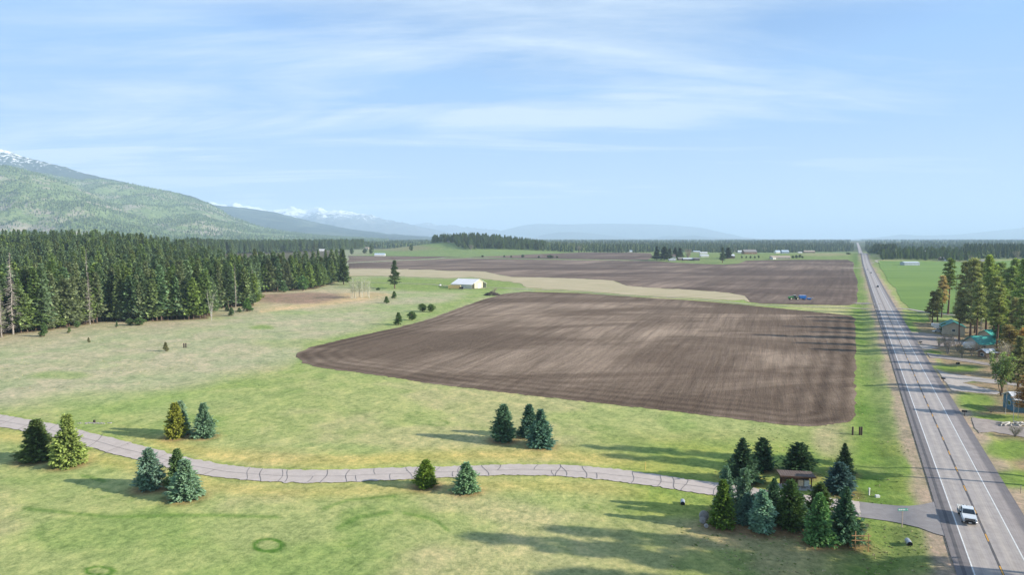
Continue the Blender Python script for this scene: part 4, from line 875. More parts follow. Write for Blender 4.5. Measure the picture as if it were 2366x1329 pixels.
for px, py, top, w, k, c, lab in (
    (2190,727,600,28,2,PGRN,'tall slim pine with a bare lower trunk at the meadow corner'),
    (2175,734,638,26,0,PBRN,'rusty brown crowned pine beside the tall slim one'),
    (2154,750,674,30,1,(.13,.11,.05),'shorter brownish pine nearest the highway side of the grove'),
    (2166,744,668,24,0,(.12,.12,.05),'low bushy pine between the shorter and the rusty pine'),
    (2241,790,600,50,1,(.16,.15,.075),'great brownish pine in front of the garage'),
    (2229,742,606,40,0,(.15,.13,.055),'brownish pine rising behind the green roofed garage'),
    (2278,768,592,58,3,(.16,.175,.06),'broadest yellow green pine above the two green roofs'),
    (2262,752,608,44,1,(.15,.145,.06),'brownish pine left of the broadest yellow green one'),
    (2296,790,640,44,0,(.14,.14,.055),'mid height pine right of the broadest yellow green one'),
    (2330,772,618,48,1,(.125,.145,.06),'grey green pine near the right picture edge'),
    (2359,782,600,60,3,(.14,.17,.055),'tall green pine cut by the right picture edge'),
    (2320,748,655,44,1,(.14,.15,.06),'pine filling the gap behind the grey green one'),
    (2345,820,690,48,1,(.16,.13,.07),'brown pine low at the right picture edge'),
    (2312,806,736,46,3,(.045,.085,.035),'young dark green pine beside the green roofed house'),
    (2352,905,778,62,3,(.13,.12,.06),'brown green pine at the right edge behind the willow'),
    (2290,745,612,46,1,(.145,.16,.06),'slim crowned pine standing behind the two green roofs'),
    (2252,770,648,40,3,(.14,.14,.055),'middle height pine between the garage and the teal roofs'),
    (2310,790,668,50,1,(.15,.17,.06),'bushy olive pine above the teal roofed wing'),
    (2336,812,700,54,3,(.13,.145,.05),'spreading olive pine behind the whitish leafless bush'),
    (2345,760,626,52,1,(.15,.17,.06),'green pine rising between the two at the right edge'),
    (2218,752,672,30,1,(.16,.14,.055),'small brownish pine at the corner of the garage'),
    (2328,850,752,52,1,(.16,.115,.05),'brown low pine right of the white roofed shed'),
    (2256,806,650,34,2,(.15,.15,.07),'slim pine rising just left of the low teal roof'),
    (2301,822,664,38,2,(.15,.15,.06),'slim pine right of the white roofed shed'),
    (2216,788,690,26,2,(.15,.14,.07),'short slim pine before the tan garage wall'),
    (2325,735,622,40,0,(.14,.15,.06),'pine at the back of the right grove against the meadow'),
    (2345,728,600,44,1,(.14,.16,.06),'tall back row pine against the meadow near the right edge'),
    (2268,735,625,36,0,(.16,.15,.07),'back row pine against the meadow above the teal roofs'),
    (2305,728,608,40,1,(.13,.15,.06),'tall back row pine in the middle of the right grove'),
    (2356,830,690,60,3,(.14,.15,.06),'wide olive pine hiding the yard at the right edge'),
    (2366,870,760,56,1,(.26,.14,.055),'reddish dying pine at the right picture edge'),
    (2372,966,868,60,1,PRUST,'orange rust coloured dead needled pine at the right edge')):
    plant('pine_tree', lab, 'pine', px, py, top, w, PIN[k], (34, (3.6, 4.2, 2.6, 5.0)[k]), c, 'pines right of the highway')
for px, py, top, k, lab in ((2207,726,627,1,'dead straight snag with short stubs in front of the green meadow'),(2266,776,700,0,'grey dead trunk leaning among the pines by the green roofs'),(2300,780,690,1,'thin dead trunk standing between the pines near the right edge')):
    p = gp(px, py); h = (py - top) * pxm(p) / 30; dead_thing('dead_tree', lab, 'dead tree', p, DEAD[k], (h * .8, h * .8, h), 1.0)
# pines beyond the right picture edge, whose shadows cross the highway
rg = random.Random(77); off_spots = [(78, 46), (86, 53), (80, 60), (92, 64), (82, 70), (96, 74), (87, 77), (112, 50), (118, 66), (121, 80), (106, 129), (112, 134), (103, 38), (84, 86), (93, 90), (95, 82)]
for x_, y_ in off_spots:
    z_ = float(HT(x_, y_)); h = rg.uniform(30, 39) / 34; k = rg.choice((0, 2, 2, 1))
    tree_thing('pine_tree', 'tall pine of the roadside grove just beyond the right picture edge', 'pine', (x_, y_, z_), PIN[k], (h * .95, h * .95, h), rg.uniform(0, 6), PGRN, 'roadside pines beyond the right edge')
# field pines and saplings
plant('pine_tree', 'lone tall dark pine on the grass left of the barn', 'pine', 912, 667, 603, 31, PIN[3], (34, 5.0), (.05, .078, .034))
plant('conifer_tree', 'tall dark conifer standing free at the right end of the wood', 'conifer', 794, 658, 577, 27, FOR[0], (30, 4.6), (.055, .085, .03))
for px, py, top, w, c, lab in ((893,701,686,13,PDK,'round little pine, left one of the upper pair in the pasture'),(911,690,674,13,PDK,'round little pine, right one of the upper pair in the pasture'),
    (976,720,703,17,PDK,'round little pine, left one of the pair nearest the ploughed field'),(996,721,704,16,PDK,'round little pine, right one of the pair nearest the ploughed field'),
    (952,740,721,18,(.055,.09,.035),'small rounded pine at the field edge right of the pointed one'),(921,751,724,20,(.05,.085,.03),'largest and most pointed of the young pasture pines'),
    (874,671,665,9,PDK,'tiny dark bush pine on the pasture below the farm track'),
    (571,720,692,25,(.06,.115,.035),'bushy bright green young fir at the marsh corner'),(535,730,712,14,(.055,.09,.04),'little fir left of the bushy bright green one'),(553,722,712,11,(.055,.09,.04),'tiny fir tucked by the bushy bright green one'),(525,719,706,11,(.05,.085,.035),'tiny fir at the foot of the wood by the birch'),
    (383,812,792,13,(.10,.10,.05),'lone brownish sapling in the middle of the left pasture'),(205,792,781,7,(.10,.10,.05),'tiny faint sapling in the left pasture'),(178,758,743,11,(.06,.10,.035),'small fir in front of the wood near its left end'),
    (102,778,748,19,(.05,.085,.03),'young fir at the left foot of the wood'),(160,770,757,8,(.08,.11,.045),'tiny sapling just out from the wood at the left'),(270,757,743,6,(.07,.10,.05),'thin sapling by the bare wood edge'),
    (300,752,737,15,(.06,.095,.035),'low bushy fir, left one of the pair at the wood edge'),(322,752,736,22,(.06,.10,.035),'wide bushy fir, right one of the pair at the wood edge'),
    (700,672,640,22,(.06,.115,.04),'young fir, largest of those before the narrow wood'),(655,675,652,20,(.06,.105,.045),'young fir near the marsh under the narrow wood'),(622,674,648,15,(.055,.10,.045),'slim young fir at the left of the narrow wood'),
    (2182,771,748,17,(.045,.07,.03),'small dark conifer beside the white parked car')):
    tall = (py - top) > 1.5 * w
    plant('young_conifer', lab, 'young conifer', px, py, top, w, SAP[1 if tall else (px * 7) % 2], (10, 3.4), c)
# broadleaf, bare and budding
def bare_proto(seed, h=10, n=7, spread=2.4, m=BARKG, twigs=True, leafcol=False, per=8, fan=1.0):
    rr = random.Random(seed); b = MB(); tw = []
    for i in range(n):
        a = rr.uniform(0, 6.28); s = spread * rr.uniform(.3, 1) * fan; p0 = (rr.uniform(-.15, .15) * n * .2, rr.uniform(-.15, .15) * n * .2, -.1)
        p1 = (p0[0] + math.cos(a) * s * .4, p0[1] + math.sin(a) * s * .4, h * .45); p2 = (math.cos(a) * s + p0[0], math.sin(a) * s + p0[1], h * rr.uniform(.8, 1))
        b.tube([p0, p1, p2], [.11, .08, .02], 4, cap=False)
        for _ in range(9):
            f = rr.uniform(.25, .95); q = [p0[j] + (p2[j] - p0[j]) * f for j in range(3)]; a2 = rr.uniform(0, 6.28); l = h * rr.uniform(.1, .28)
            e = (q[0] + math.cos(a2) * l * .6, q[1] + math.sin(a2) * l * .6, q[2] + l * .8); b.tube([q, e], [.045, .012], 3, cap=False); tw.append(e); tw.append(tuple((q[j] + e[j]) / 2 for j in range(3)))
    cen = np.array(tw); V, F, var = tuft_arrays(np.random.default_rng(seed), cen, np.full(len(cen), .65 * h / 10), per, .55 * h / 10, .13 if not leafcol else .5)
    return npmesh('bare_stems', np.array(b.v), b.f, m), crown_mesh('twigs', [(V, F, var)])
SHR = [bare_proto(401, 10, 12, 4.5), bare_proto(402, 10, 9, 3.6)]; POP = [bare_proto(404, 12, 2, .5, mat('pale_green_bark', (.50, .51, .42), (.36, .37, .30), 1), per=6), bare_proto(405, 12, 2, .9, mat('pale_green_bark', (.46, .47, .38)), per=6)]
WIL = bare_proto(407, 10, 8, 4.2, BARK, leafcol=True, per=26); BIR = bare_proto(409, 12, 3, 2.6, BARKW, per=3)
def bush(name, lab, cat, px, py, top, w, proto, uh, uw, c, group=None):
    p = gp(px, py); s = pxm(p); t = thing(name, lab, cat, p, random.uniform(0, 6.28), group); ww = w * s / uw; t.scale = (ww, ww, (py - top) * s / uh)
    link('stems', proto[0], t); link('crown', proto[1], t).color = (*c, 1); return t
TWG = (.16, .13, .11); 
bush('birch_tree', 'bare white forked birch in front of the dark wood', 'birch', 489, 741, 677, 26, BIR, 12, 5, (.35, .33, .30))
for i in range(17):
    px_ = 812 + i * 2.55 + random.uniform(-1, 1); 
    bush('poplar_tree', 'slender leafless pale poplar in the thicket beside the marsh', 'poplar', px_, 690 - (px_ - 812) * .06 + random.uniform(-2, 2), 646 + random.uniform(-4, 7), 9, POP[i % 2], 12, 2.0, (.34, .35, .25), 'bare poplars beside the marsh')
for px, py, top, w, k, c, lab in ((2190,818,770,46,0,(.17,.14,.12),'big bare purplish shrub in front of the garage'),(2212,812,782,34,1,(.14,.12,.09),'bare shrub right of the big purplish one'),(2170,800,780,32,0,(.14,.15,.07),'low olive bush by the first gravel drive'),
    (2245,822,798,30,1,(.15,.12,.085),'brown bush before the white camper trailer'),(2222,826,800,26,0,(.12,.13,.06),'olive brown bush at the edge of the gravel drive'),(2262,818,796,26,0,(.15,.12,.08),'bare brown bush left of the white roofed shed'),
    (2322,862,792,66,0,(.42,.37,.33),'large whitish leafless bush left of the dying pines'),(2300,880,820,40,1,(.34,.30,.27),'pale leafless bush at the end of the gravel drive'),
    (2150,745,733,16,1,(.17,.13,.10),'small bare thicket beneath the pines at the track'),
    (2345,1010,985,40,0,(.10,.11,.045),'low dark bush under the rusty pine'),
    (2290,954,936,36,1,(.14,.11,.09),'flat bare thicket behind the log pile'),
    (1995,1243,1205,34,1,(.15,.13,.10),'leafless brown bush behind the timber frame'),(1636,1195,1180,20,0,(.09,.08,.06),'low dark shrub beside the olive spruce and stone discs'),
    (1142,677,666,24,1,(.30,.26,.22),'pale bare shrub behind the brush pile')):
    bush('bush', lab, 'bush', px, py, top, w, SHR[k], 10, 8.5 if k == 0 else 7, c)
bush('willow_tree', 'budding light green willow beside the forked gravel drive', 'willow', 2313, 915, 822, 64, WIL, 10, 8.4, (.21, .27, .11))
ASP = bare_proto(411, 12, 1, .5, BARKW, per=4)
for i, (px, py) in enumerate(((2323,958),(2341,974),(2352,968))):
    bush('birch_tree', ('white trunked birch beside the blue building, leftmost of three','white trunked birch beside the log pile, middle of three','white trunked birch beside the log pile, rightmost of three')[i], 'birch', px, py, 876 + i * 4, 14, ASP, 12, 2.2, (.30, .15, .05))
# marsh thicket strip along the poplars and woods
# ---------------------------------------------------------------- buildings
GLASS = mat('window_glass', (.05, .07, .09), (.03, .04, .05), 1, .12, 0, 0, .6); DARK = mat('dark_opening', (.03, .03, .03), (.02, .02, .02), 1, .9)
def wallm(n, c): return mat('wall_' + n, c, tuple(q * .82 for q in c), .8, .8, .1)
def roofm(n, c, r=.45): return mat('roof_' + n, c, tuple(q * .8 for q in c), .5, r, 0, 0, .4, stretch=(4, .3, 1))
def building(name, lab, cat, loc, rot, L, Wd, he, hr, wm, rm, wins=3, door=True, over=.4, chimney=False, skirt=0, group=None):
    """long axis along local x; front side is -y"""
    t = thing(name, lab, cat, loc, rot, group); b = MB(); l, w = L / 2, Wd / 2
    vs = [(-l, -w, -skirt - .3), (l, -w, -skirt - .3), (l, w, -skirt - .3), (-l, w, -skirt - .3), (-l, -w, he), (l, -w, he), (l, w, he), (-l, w, he), (-l, 0, hr), (l, 0, hr)]
    b.add(vs, [[0, 1, 5, 4], [1, 2, 6, 9, 5], [2, 3, 7, 6], [3, 0, 4, 8, 7]]); b.build('wall', wm, t)
    sl = (hr - he) / w
    for s in (-1, 1):
        r_ = MB(); y1 = s * (w + over); z1 = he - over * sl; x = l + over
        r_.add([(-x, 0, hr + .05), (x, 0, hr + .05), (x, y1, z1 + .05), (-x, y1, z1 + .05), (-x, 0, hr + .23), (x, 0, hr + .23), (x, y1, z1 + .2), (-x, y1, z1 + .2)],
               [[0, 1, 2, 3], [4, 5, 6, 7], [0, 1, 5, 4], [2, 3, 7, 6], [1, 2, 6, 5], [3, 0, 4, 7]]); ro = r_.build('roof', rm, t)
        if chimney and s == 1: q = MB(); q.box((l * .3, w * .3, hr + .3), (.8, .8, 1.6)); q.build('chimney', mat('brick_red', (.3, .16, .12)), ro)
    for k in range(wins):
        x = -l + L * (k + .5) / wins
        if door and k == wins // 2:
            q = MB(); q.box((x, -w - .03, 1.05), (1.1, .08, 2.1)); q.build('door', mat('door_paint', (.45, .42, .38)), t); continue
        f = MB(); f.box((x, -w - .02, he * .55), (min(1.7, L / wins * .5) + .2, .06, 1.3)); fo = f.build('window', WHITE, t)
        g = MB(); g.box((x, -w - .06, he * .55), (min(1.7, L / wins * .5), .04, 1.1)); g.build('pane', GLASS, fo)
    for s in (-1, 1):
        if wins: 
            f = MB(); f.box((s * (l + .02), 0, he * .55), (.06, 1.5, 1.3)); fo = f.build('window', WHITE, t); g = MB(); g.box((s * (l + .06), 0, he * .55), (.04, 1.3, 1.1)); g.build('pane', GLASS, fo)
    return t
wWH = wallm('white', (.74, .73, .70)); wTAN = wallm('tan', (.52, .45, .34)); wGR = wallm('grey', (.36, .36, .36)); wBR = wallm('brown', (.22, .14, .09)); wBL = wallm('blue_grey', (.33, .40, .48)); wCR = wallm('cream', (.52, .49, .36)); wDK = wallm('dark_wood', (.12, .10, .09))
rWH = roofm('white_metal', (.78, .78, .78)); rGY = roofm('grey_shingle', (.24, .23, .23), .8); rBL = roofm('pale_blue_metal', (.45, .55, .65)); rSL = roofm('silver_metal', (.62, .66, .70), .4); rGR = roofm('green_metal', (.04, .26, .21)); rTE = roofm('teal_metal', (.05, .34, .29)); rBR = roofm('brown', (.16, .12, .10), .8); rTAN = roofm('tan_shingle', (.40, .33, .26), .8)
def bpx(name, lab, cat, px, py, wpx, deg, Wd, he, hr, wm, rm, **kw):
    p = gp(px, py); s = pxm(p); a = math.radians(deg); L = (wpx * s - Wd * abs(math.sin(a))) / max(.3, abs(math.cos(a))); return building(name, lab, cat, p, a, max(L, Wd * .8), Wd, he, hr, wm, rm, **kw)
for a in (
 ('farmhouse','white two storey farmhouse beside the dark trees far across the fields','house',1553,599,16,-8,9,5.5,9.5,wWH,rBR,dict(wins=4,chimney=True)),
 ('shed','small pale metal roofed shed in front of the white farmhouse','shed',1553,603,16,0,7,2.4,3.4,wGR,rSL,dict(wins=0)),
 ('shed','long silver roofed machine shed right of the farmhouse','shed',1589,602,24,2,9,3.2,5,wDK,rSL,dict(wins=0)),
 ('shed','weathered dark outbuilding between the farmhouse and the long shed','shed',1571,601,12,10,7,3,5,wDK,rGY,dict(wins=0)),
 ('shed','dark barn right of the long silver roofed shed','barn',1609,602,14,-5,10,3.5,5.5,wDK,rGY,dict(wins=0)),
 ('shed','white low shed behind the farm buildings','shed',1627,593.5,19,0,10,3,4.6,wWH,rSL,dict(wins=0)),
 ('shed','white roofed open shed further behind the farm','shed',1625,587,17,0,9,3,4.4,wWH,rWH,dict(wins=0)),
 ('barn','tall metal roofed barn behind the round pine','barn',1684,597,23,3,14,5,8.5,wDK,rSL,dict(wins=0)),
 ('bungalow','long tan roofed bungalow on the far lawn','house',1802,598.5,44,-4,13,3,6.5,wTAN,rTAN,dict(wins=6)),
 ('garage','white garage at the left of the tan bungalow','garage',1786,599,10,20,9,3,5.4,wWH,rTAN,dict(wins=1)),
 ('house','large dark timber house among the distant houses','house',1731,587,31,5,16,5,10,wBR,rGY,dict(wins=4)),
 ('house','white house left of the large dark timber house','house',1712,585,15,-10,11,4.5,8.5,wWH,rWH,dict(wins=3)),
 ('house','white gabled house right of the distant timber house','house',1796,585,13,10,11,4.5,9,wWH,rBL,dict(wins=2)),
 ('house','blue grey house beside the white gabled one','house',1813,585.5,16,0,11,4,7.5,wBL,rBL,dict(wins=3)),
 ('house','brown log house before the far tree belt','house',1869,584.5,25,-5,14,4,8,wBR,rTAN,dict(wins=4)),
 ('house','small white building left of the brown log house','shed',1848,585,8,0,7,3,4.2,wWH,rWH,dict(wins=1)),
 ('house','grey roofed house between the farm and the tree belt','house',1609,584,15,0,11,3.5,6,wTAN,rBL,dict(wins=2)),
 ('house','small light house at the left of the farm tree row','house',1573,583,9,0,9,3.5,6,wWH,rSL,dict(wins=1)),
 ('house','low house with a grey roof near the distant bare trees','house',1690,583.5,14,0,11,3.5,6.5,wTAN,rGY,dict(wins=2)),
 ('house','white roofed house left of the far farm at the belt','house',1455,583,13,0,11,3.5,6,wWH,rBL,dict(wins=2)),
 ('house','little white house at the end of the distant ploughed strip','house',1443,581.5,9,0,9,3,5,wWH,rWH,dict(wins=1)),
 ('house','long white house in the far left clearing','house',742,581,20,2,12,4,7,wWH,rWH,dict(wins=4)),
 ('shed','white shed with a blue metal roof beyond the ploughed strip','shed',878,591.6,25,5,14,3.6,6.6,wWH,rBL,dict(wins=0)),
 ('house','beige house by the conifers above the blue roofed shed','house',849,577,11,-15,11,6,9,wTAN,rTAN,dict(wins=2)),
 ('house','flat roofed house on top of the grassy hill','house',1041,560.5,13,0,11,3.4,5.4,wTAN,rGY,dict(wins=3)),
 ('shed','small brown shed on the skyline of the grassy hill','shed',967,563,8,0,6,2.4,3.6,wBR,rGY,dict(wins=0)),
 ('hay_shed','long silver roofed hay shed in the corner of the green meadow','shed',2102,613,35,0,14,4.6,6.2,mat('corrugated_metal',(.50,.55,.58),(.35,.39,.42),.4,.5),rSL,dict(wins=0)),
 ('house','white two storey house among the dark trees behind the meadow','house',2147,589,19,-5,11,6,9.5,wWH,rWH,dict(wins=3)),
 ('house','small dark roofed house at the far meadow edge','house',2175,601,11,8,8,3,5.5,wBR,rGY,dict(wins=1)),
 ('shed','white low shed at the far meadow edge','shed',2187,603.3,8,0,6,2.4,3.4,wWH,rWH,dict(wins=0)),
 ('house','reddish house at the meadow edge behind the pines','house',2267,608,13,-10,9,3.4,6,wallm('red', (.35,.16,.12)),rGY,dict(wins=2)),
 ('shed','pale low building left of the reddish house','shed',2243,606.5,12,0,7,2.6,4,wWH,rWH,dict(wins=0))):
    kw = a[-1]; bpx(*a[:-1], **kw)
# the pale barn by the track: gable end with open lean-tos
p = gp(1090, 668); t = thing('barn', 'cream metal barn with pale roof and open lean-tos beside the farm track', 'barn', p + Vector((0, 14, 0)) * 0, math.radians(61)); t.location = p
BW, BL_ = 27.0, 24.0     # gable width (local x), length (local y)
b = MB(); X0, X1 = 5.0, BW - 6.5
b.add([(X0, 0, -.3), (X1, 0, -.3), (X1, 0, 5.9), (BW / 2, 0, 8.6), (X0, 0, 6.0)], [[0, 1, 2, 3, 4]])
b.add([(X0, 0, -.3), (X0, BL_, -.3), (X0, BL_, 6.0), (X0, 0, 6.0)], [[0, 1, 2, 3]]); b.add([(X1, 0, -.3), (X1, BL_, -.3), (X1, BL_, 5.9), (X1, 0, 5.9)], [[0, 1, 2, 3]])
b.add([(0, BL_, -.3), (BW, BL_, -.3), (BW, BL_, 3.9), (BW / 2, BL_, 8.6), (0, BL_, 4.2)], [[0, 1, 2, 3, 4]]); b.build('wall', wCR, t)
b = MB(); b.box((.06, BL_ / 2, 1.9), (.12, BL_, 4.5)); b.build('side_wall', wallm('pale_grey', (.62, .62, .56)), t)
b = MB(); b.box((BW - .06, BL_ / 2, 1.8), (.12, BL_, 4.3)); b.build('side_wall', wallm('pale_grey', (.62, .62, .56)), t)
for s in (0, 1):
    xa = BW / 2; xb = -.5 if s == 0 else BW + .5; za = 8.75; zb = 3.95 if s == 0 else 3.75
    r_ = MB(); r_.add([(xa, -.5, za), (xb, -.5, zb), (xb, BL_ + .5, zb), (xa, BL_ + .5, za), (xa, -.5, za + .2), (xb, -.5, zb + .2), (xb, BL_ + .5, zb + .2), (xa, BL_ + .5, za + .2)], [[0, 1, 2, 3], [4, 5, 6, 7], [0, 1, 5, 4], [1, 2, 6, 5], [2, 3, 7, 6]])
    r_.build('roof', roofm('pale_barn_metal', (.86, .85, .84), .6), t)
b = MB(); b.box((BW / 2 + .3, -.06, 2.3), (5.2, .1, 4.6)); b.build('door', mat('barn_door_white', (.66, .67, .68), (.62, .62, .63), 1), t)
for s, xx in ((0, .1), (1, BW - .1)): b = MB(); b.box((xx, -.05, 1.9), (.3, .25, 4.0)); b.build('corner_post', wCR, t)
p = gp(1050, 668.5); t = thing('shipping_container', 'tan shipping container parked in front of the cream barn', 'container', p, math.radians(-3)); b = MB(); b.box((0, 0, 2.3), (12.0, 2.6, 3.0), bev=.05)
for k in range(24): b.box((-5.7 + k * .5, -1.33, 2.3), (.2, .07, 2.7))
b.build('body', mat('tan_paint', (.62, .47, .22), (.50, .38, .18), .6, .6), t); b = MB(); [b.box((x, 0, .5), (.4, 2.2, 1.0)) for x in (-4.5, 4.5)]; b.build('support', DARK, t); b = MB(); b.box((6.04, 0, 2.3), (.08, 2.3, 2.7)); b.build('door', mat('pale_tan_paint', (.75, .66, .40)), t)
# houses right of the highway
p = gp(2200, 771); building('garage', 'tan garage with a green metal roof and camper parked beside it', 'garage', p, math.radians(62), 13, 9.5, 4.2, 6.6, wTAN, rGR, wins=2, over=.7)
p = gp(2272, 806); building('house', 'low house with a teal metal roof beneath the tallest pines', 'house', p, math.radians(8), 12, 9, 2.9, 5.6, wTAN, rTE, wins=3, over=.8)
p = gp(2287, 790); building('annex', 'teal roofed upper wing behind the low teal roofed house', 'house', p, math.radians(30), 10, 7, 3.4, 5.8, wTAN, rTE, wins=2, over=.8)
p = gp(2284, 826); building('shed', 'small brown shed with a white sloping roof by the gravel drive', 'shed', p, math.radians(12), 6.5, 4, 2.3, 3.4, wBR, rWH, wins=1, door=False)
p = gp(2396, 950); building('workshop', 'blue grey building with a white roof at the right picture edge', 'workshop', p, math.radians(-12), 14, 7, 3.6, 5.0, wallm('teal_blue', (.10, .20, .26)), rWH, wins=2)
# far yard trees
for px, py, top, w, k, lab in ((1517,601,569,14,0,'dark conifer, first of the row left of the farmhouse'),(1535,602,570,16,2,'dark conifer, second of the row left of the farmhouse'),(1547,601,574,13,1,'dark conifer close to the farmhouse wall'),(1560,597,572,15,0,'dark conifer rising behind the farmhouse'),(1571,596,573,14,3,'dark conifer between farmhouse and round bare tree'),
    (1682,598,572,14,2,'dark tree behind the metal roofed barn')):
    plant('conifer_tree', lab, 'conifer', px, py, top, w * 1.15, FOR[k], (30, 4.6), (.04, .062, .036), 'trees around the distant farmyard')
plant('pine_tree', 'big round headed pine beside the metal roofed barn', 'pine', 1669, 607.5, 572, 17, PIN[3], (34, 5.0), (.05, .075, .04))
for px, py, top, w, c, lab in ((1589,600,576,27,(.24,.17,.14),'round leafless brown tree behind the farm sheds'),(1765,583,572,16,(.20,.17,.14),'bare pale tree among the distant houses'),(1700,583,573,12,(.20,.18,.14),'bare grey tree at the distant houses'),(1088,577,566,22,(.22,.21,.17),'pale leafless thicket at the foot of the wooded hill'),(1338,583,568,18,(.20,.18,.15),'pale leafless trees at the edge of the long belt'),(2222,599,585,26,(.16,.15,.12),'bare brown trees behind the meadow'),(2350,599,580,26,(.18,.16,.13),'bare pinkish trees before the plantation'),(2240,603,590,20,(.17,.15,.12),'bare grey trees left of the plantation')):
    bush('bare_tree', lab, 'bare tree', px, py, top, w, SHR[0], 10, 8.5, c)
for i, (px, py, top, w) in enumerate(((1115,594.5,590,5),(1165,594.5,590,4),(1181,595,591,4),(1208,595,589,7),(1245,596,592,5),(1271,596.5,590,14),(1287,596.5,592,4),(1714,597,592,4),(1724,597,592,3),(1734,597,592,4),(1744,597,592,4),(1753,597,591,4),(1832,597,591,5),(1840,597,590,6),(1848,596,589,6),(1820,598,593,4),(1854,597,592,4),(1479,582,577,8),(1503,581,575,6),(1960,588,584,9),(843,586,576,9),(779,588,577,7),(813,588,574,8),(950,580,566,8),(858,588,566,9))):
    lab, grp = (('small dark bush in the row along the pale dirt track', 'bushes along the dirt track') if i < 7 else ('little tree in the row on the lawn left of the tan bungalow', 'young trees left of the tan bungalow') if i < 12 else ('little tree in the line right of the tan bungalow', 'young trees right of the tan bungalow') if i < 17 else (('dark tree at the white house by the far belt, left one','dark tree at the white house by the far belt, right one','dark scrubby bush on the slope beside the far highway','small tree on the grass left of the beige house','small tree near the long white house in the clearing','round bush between the white house and the beige house','single round tree on the side of the grassy hill','dark tree in front of the beige house')[i - 17], None))
    plant('small_tree', lab, 'small tree', px, py, top, w, SAP[0], (10, 3.4), (.05, .075, .04), grp)
# ---------------------------------------------------------------- vehicles
TYRE = mat('tyre_rubber', (.03, .03, .03), (.02, .02, .02), 3, .8); RIM = mat('steel_rim', (.5, .5, .5), (.35, .35, .35), 3, .4, 0, .7); CHR = mat('chrome_trim', (.65, .65, .66), (.4, .4, .4), 5, .25, 0, .9); LAMP = mat('headlight_glass', (.75, .78, .8), (.5, .52, .55), 8, .15, 0, 0, .6)
def wheel(t, x, y, r, w, rim=RIM):
    b = MB(); b.tube([(x, y - w / 2, r), (x, y + w / 2, r)], r, 18); o = b.build('wheel', TYRE, t); s = 1 if y > 0 else -1
    b = MB(); b.tube([(x, y + s * (w / 2 - .06), r), (x, y + s * (w / 2 + .015), r)], r * .58, 12); b.build('rim', rim, o)
def paint(n, c): return mat('paint_' + n, c, tuple(q * .88 for q in c), 1.2, .25, 0, 0, .6)
def car(lab, loc, rot, col, kind='sedan', name='car'):
    t = thing(name, lab, 'car', loc, rot); suv = kind == 'suv'; H = 1.72 if suv else 1.43; L = 4.7; W2 = .92; zb = .95 if suv else .86
    f = lambda z: 1.0 if z <= zb else 1 - .22 * (z - zb) / (H - zb)
    b = MB(); n_ = 8; lower = [(-2.35, .35), (2.3, .32), (2.36, .55), (2.2, .72 if not suv else .82), (1.1, zb + .02), (-1.9 if not suv else -2.2, zb + .04), (-2.3, .8), (-2.38, .55)]
    b.prism(lower, -W2, W2); b.build('body', paint(col[0], col[1]), t)
    cab = [(1.05, zb), (.35, H - .02), (.1, H), (-1.0 if not suv else -1.7, H), (-1.75 if not suv else -2.15, zb + .02)]
    g = MB(); g.prism([(x, z - .02) for x, z in cab], -W2 * .95, W2 * .95, inset=f); g.build('window', GLASS, t)
    r_ = MB(); r_.box(((-.35 if not suv else -.7), 0, H - .005), (1.45 if not suv else 2.3, W2 * 1.5, .05), bev=.02)
    for x0, z0, x1, z1 in ((1.05, zb, .3, H), (-1.0 if not suv else -1.7, H, -1.75 if not suv else -2.15, zb), (-.4, H, -.4, zb)):
        for s in (-1, 1): r_.tube([(x0, s * W2 * f(z0) * .965, z0), (x1, s * W2 * f(z1) * .965, z1)], .045, 4)
    r_.build('roof', paint(col[0], col[1]), t)
    for x in (1.42, -1.42):
        for s in (-1, 1): wheel(t, x, s * .84, .34, .22)
    for s in (-1, 1):
        b = MB(); b.box((2.26, s * .66, .66), (.16, .36, .14), bev=.03); b.build('headlight', LAMP, t); b = MB(); b.box((-2.33, s * .7, .74), (.1, .3, .14), bev=.02); b.build('tail_light', mat('red_lens', (.4, .02, .02)), t)
        b = MB(); b.box((.75, s * 1.0, .98), (.12, .18, .12), bev=.03); b.build('mirror', DARK, t)
    return t
RA = math.atan2(RU.y, RU.x)
def on_road(py, off):
    yy = np.linspace(60, 1500, 3000); X_ = RX0 + RK * yy; _, q = proj(X_, yy, HT(X_, yy) + .15); y = float(yy[np.argmin(np.abs(q - py))]); x = RX0 + RK * y
    return Vector((x + RN.x * off, y + RN.y * off, float(HT(x, y)) + .16 + y * .00015))
car('dark suv driving away in the right lane of the highway', on_road(664, 1.8), RA, ('charcoal', (.03, .035, .04)), 'suv', 'parked_car' if 0 else 'suv')
car('tiny dark car far down the highway, behind a pale one', on_road(631.5, 1.5), RA + math.pi, ('dark', (.05, .05, .06)))
car('tiny pale car farthest down the highway', on_road(624.5, -1.4), RA + math.pi, ('silver', (.6, .6, .6)))
p = gp(2166, 768); car('white coupe parked on the grass below the camper', p, math.radians(176), ('white', (.8, .8, .8)))
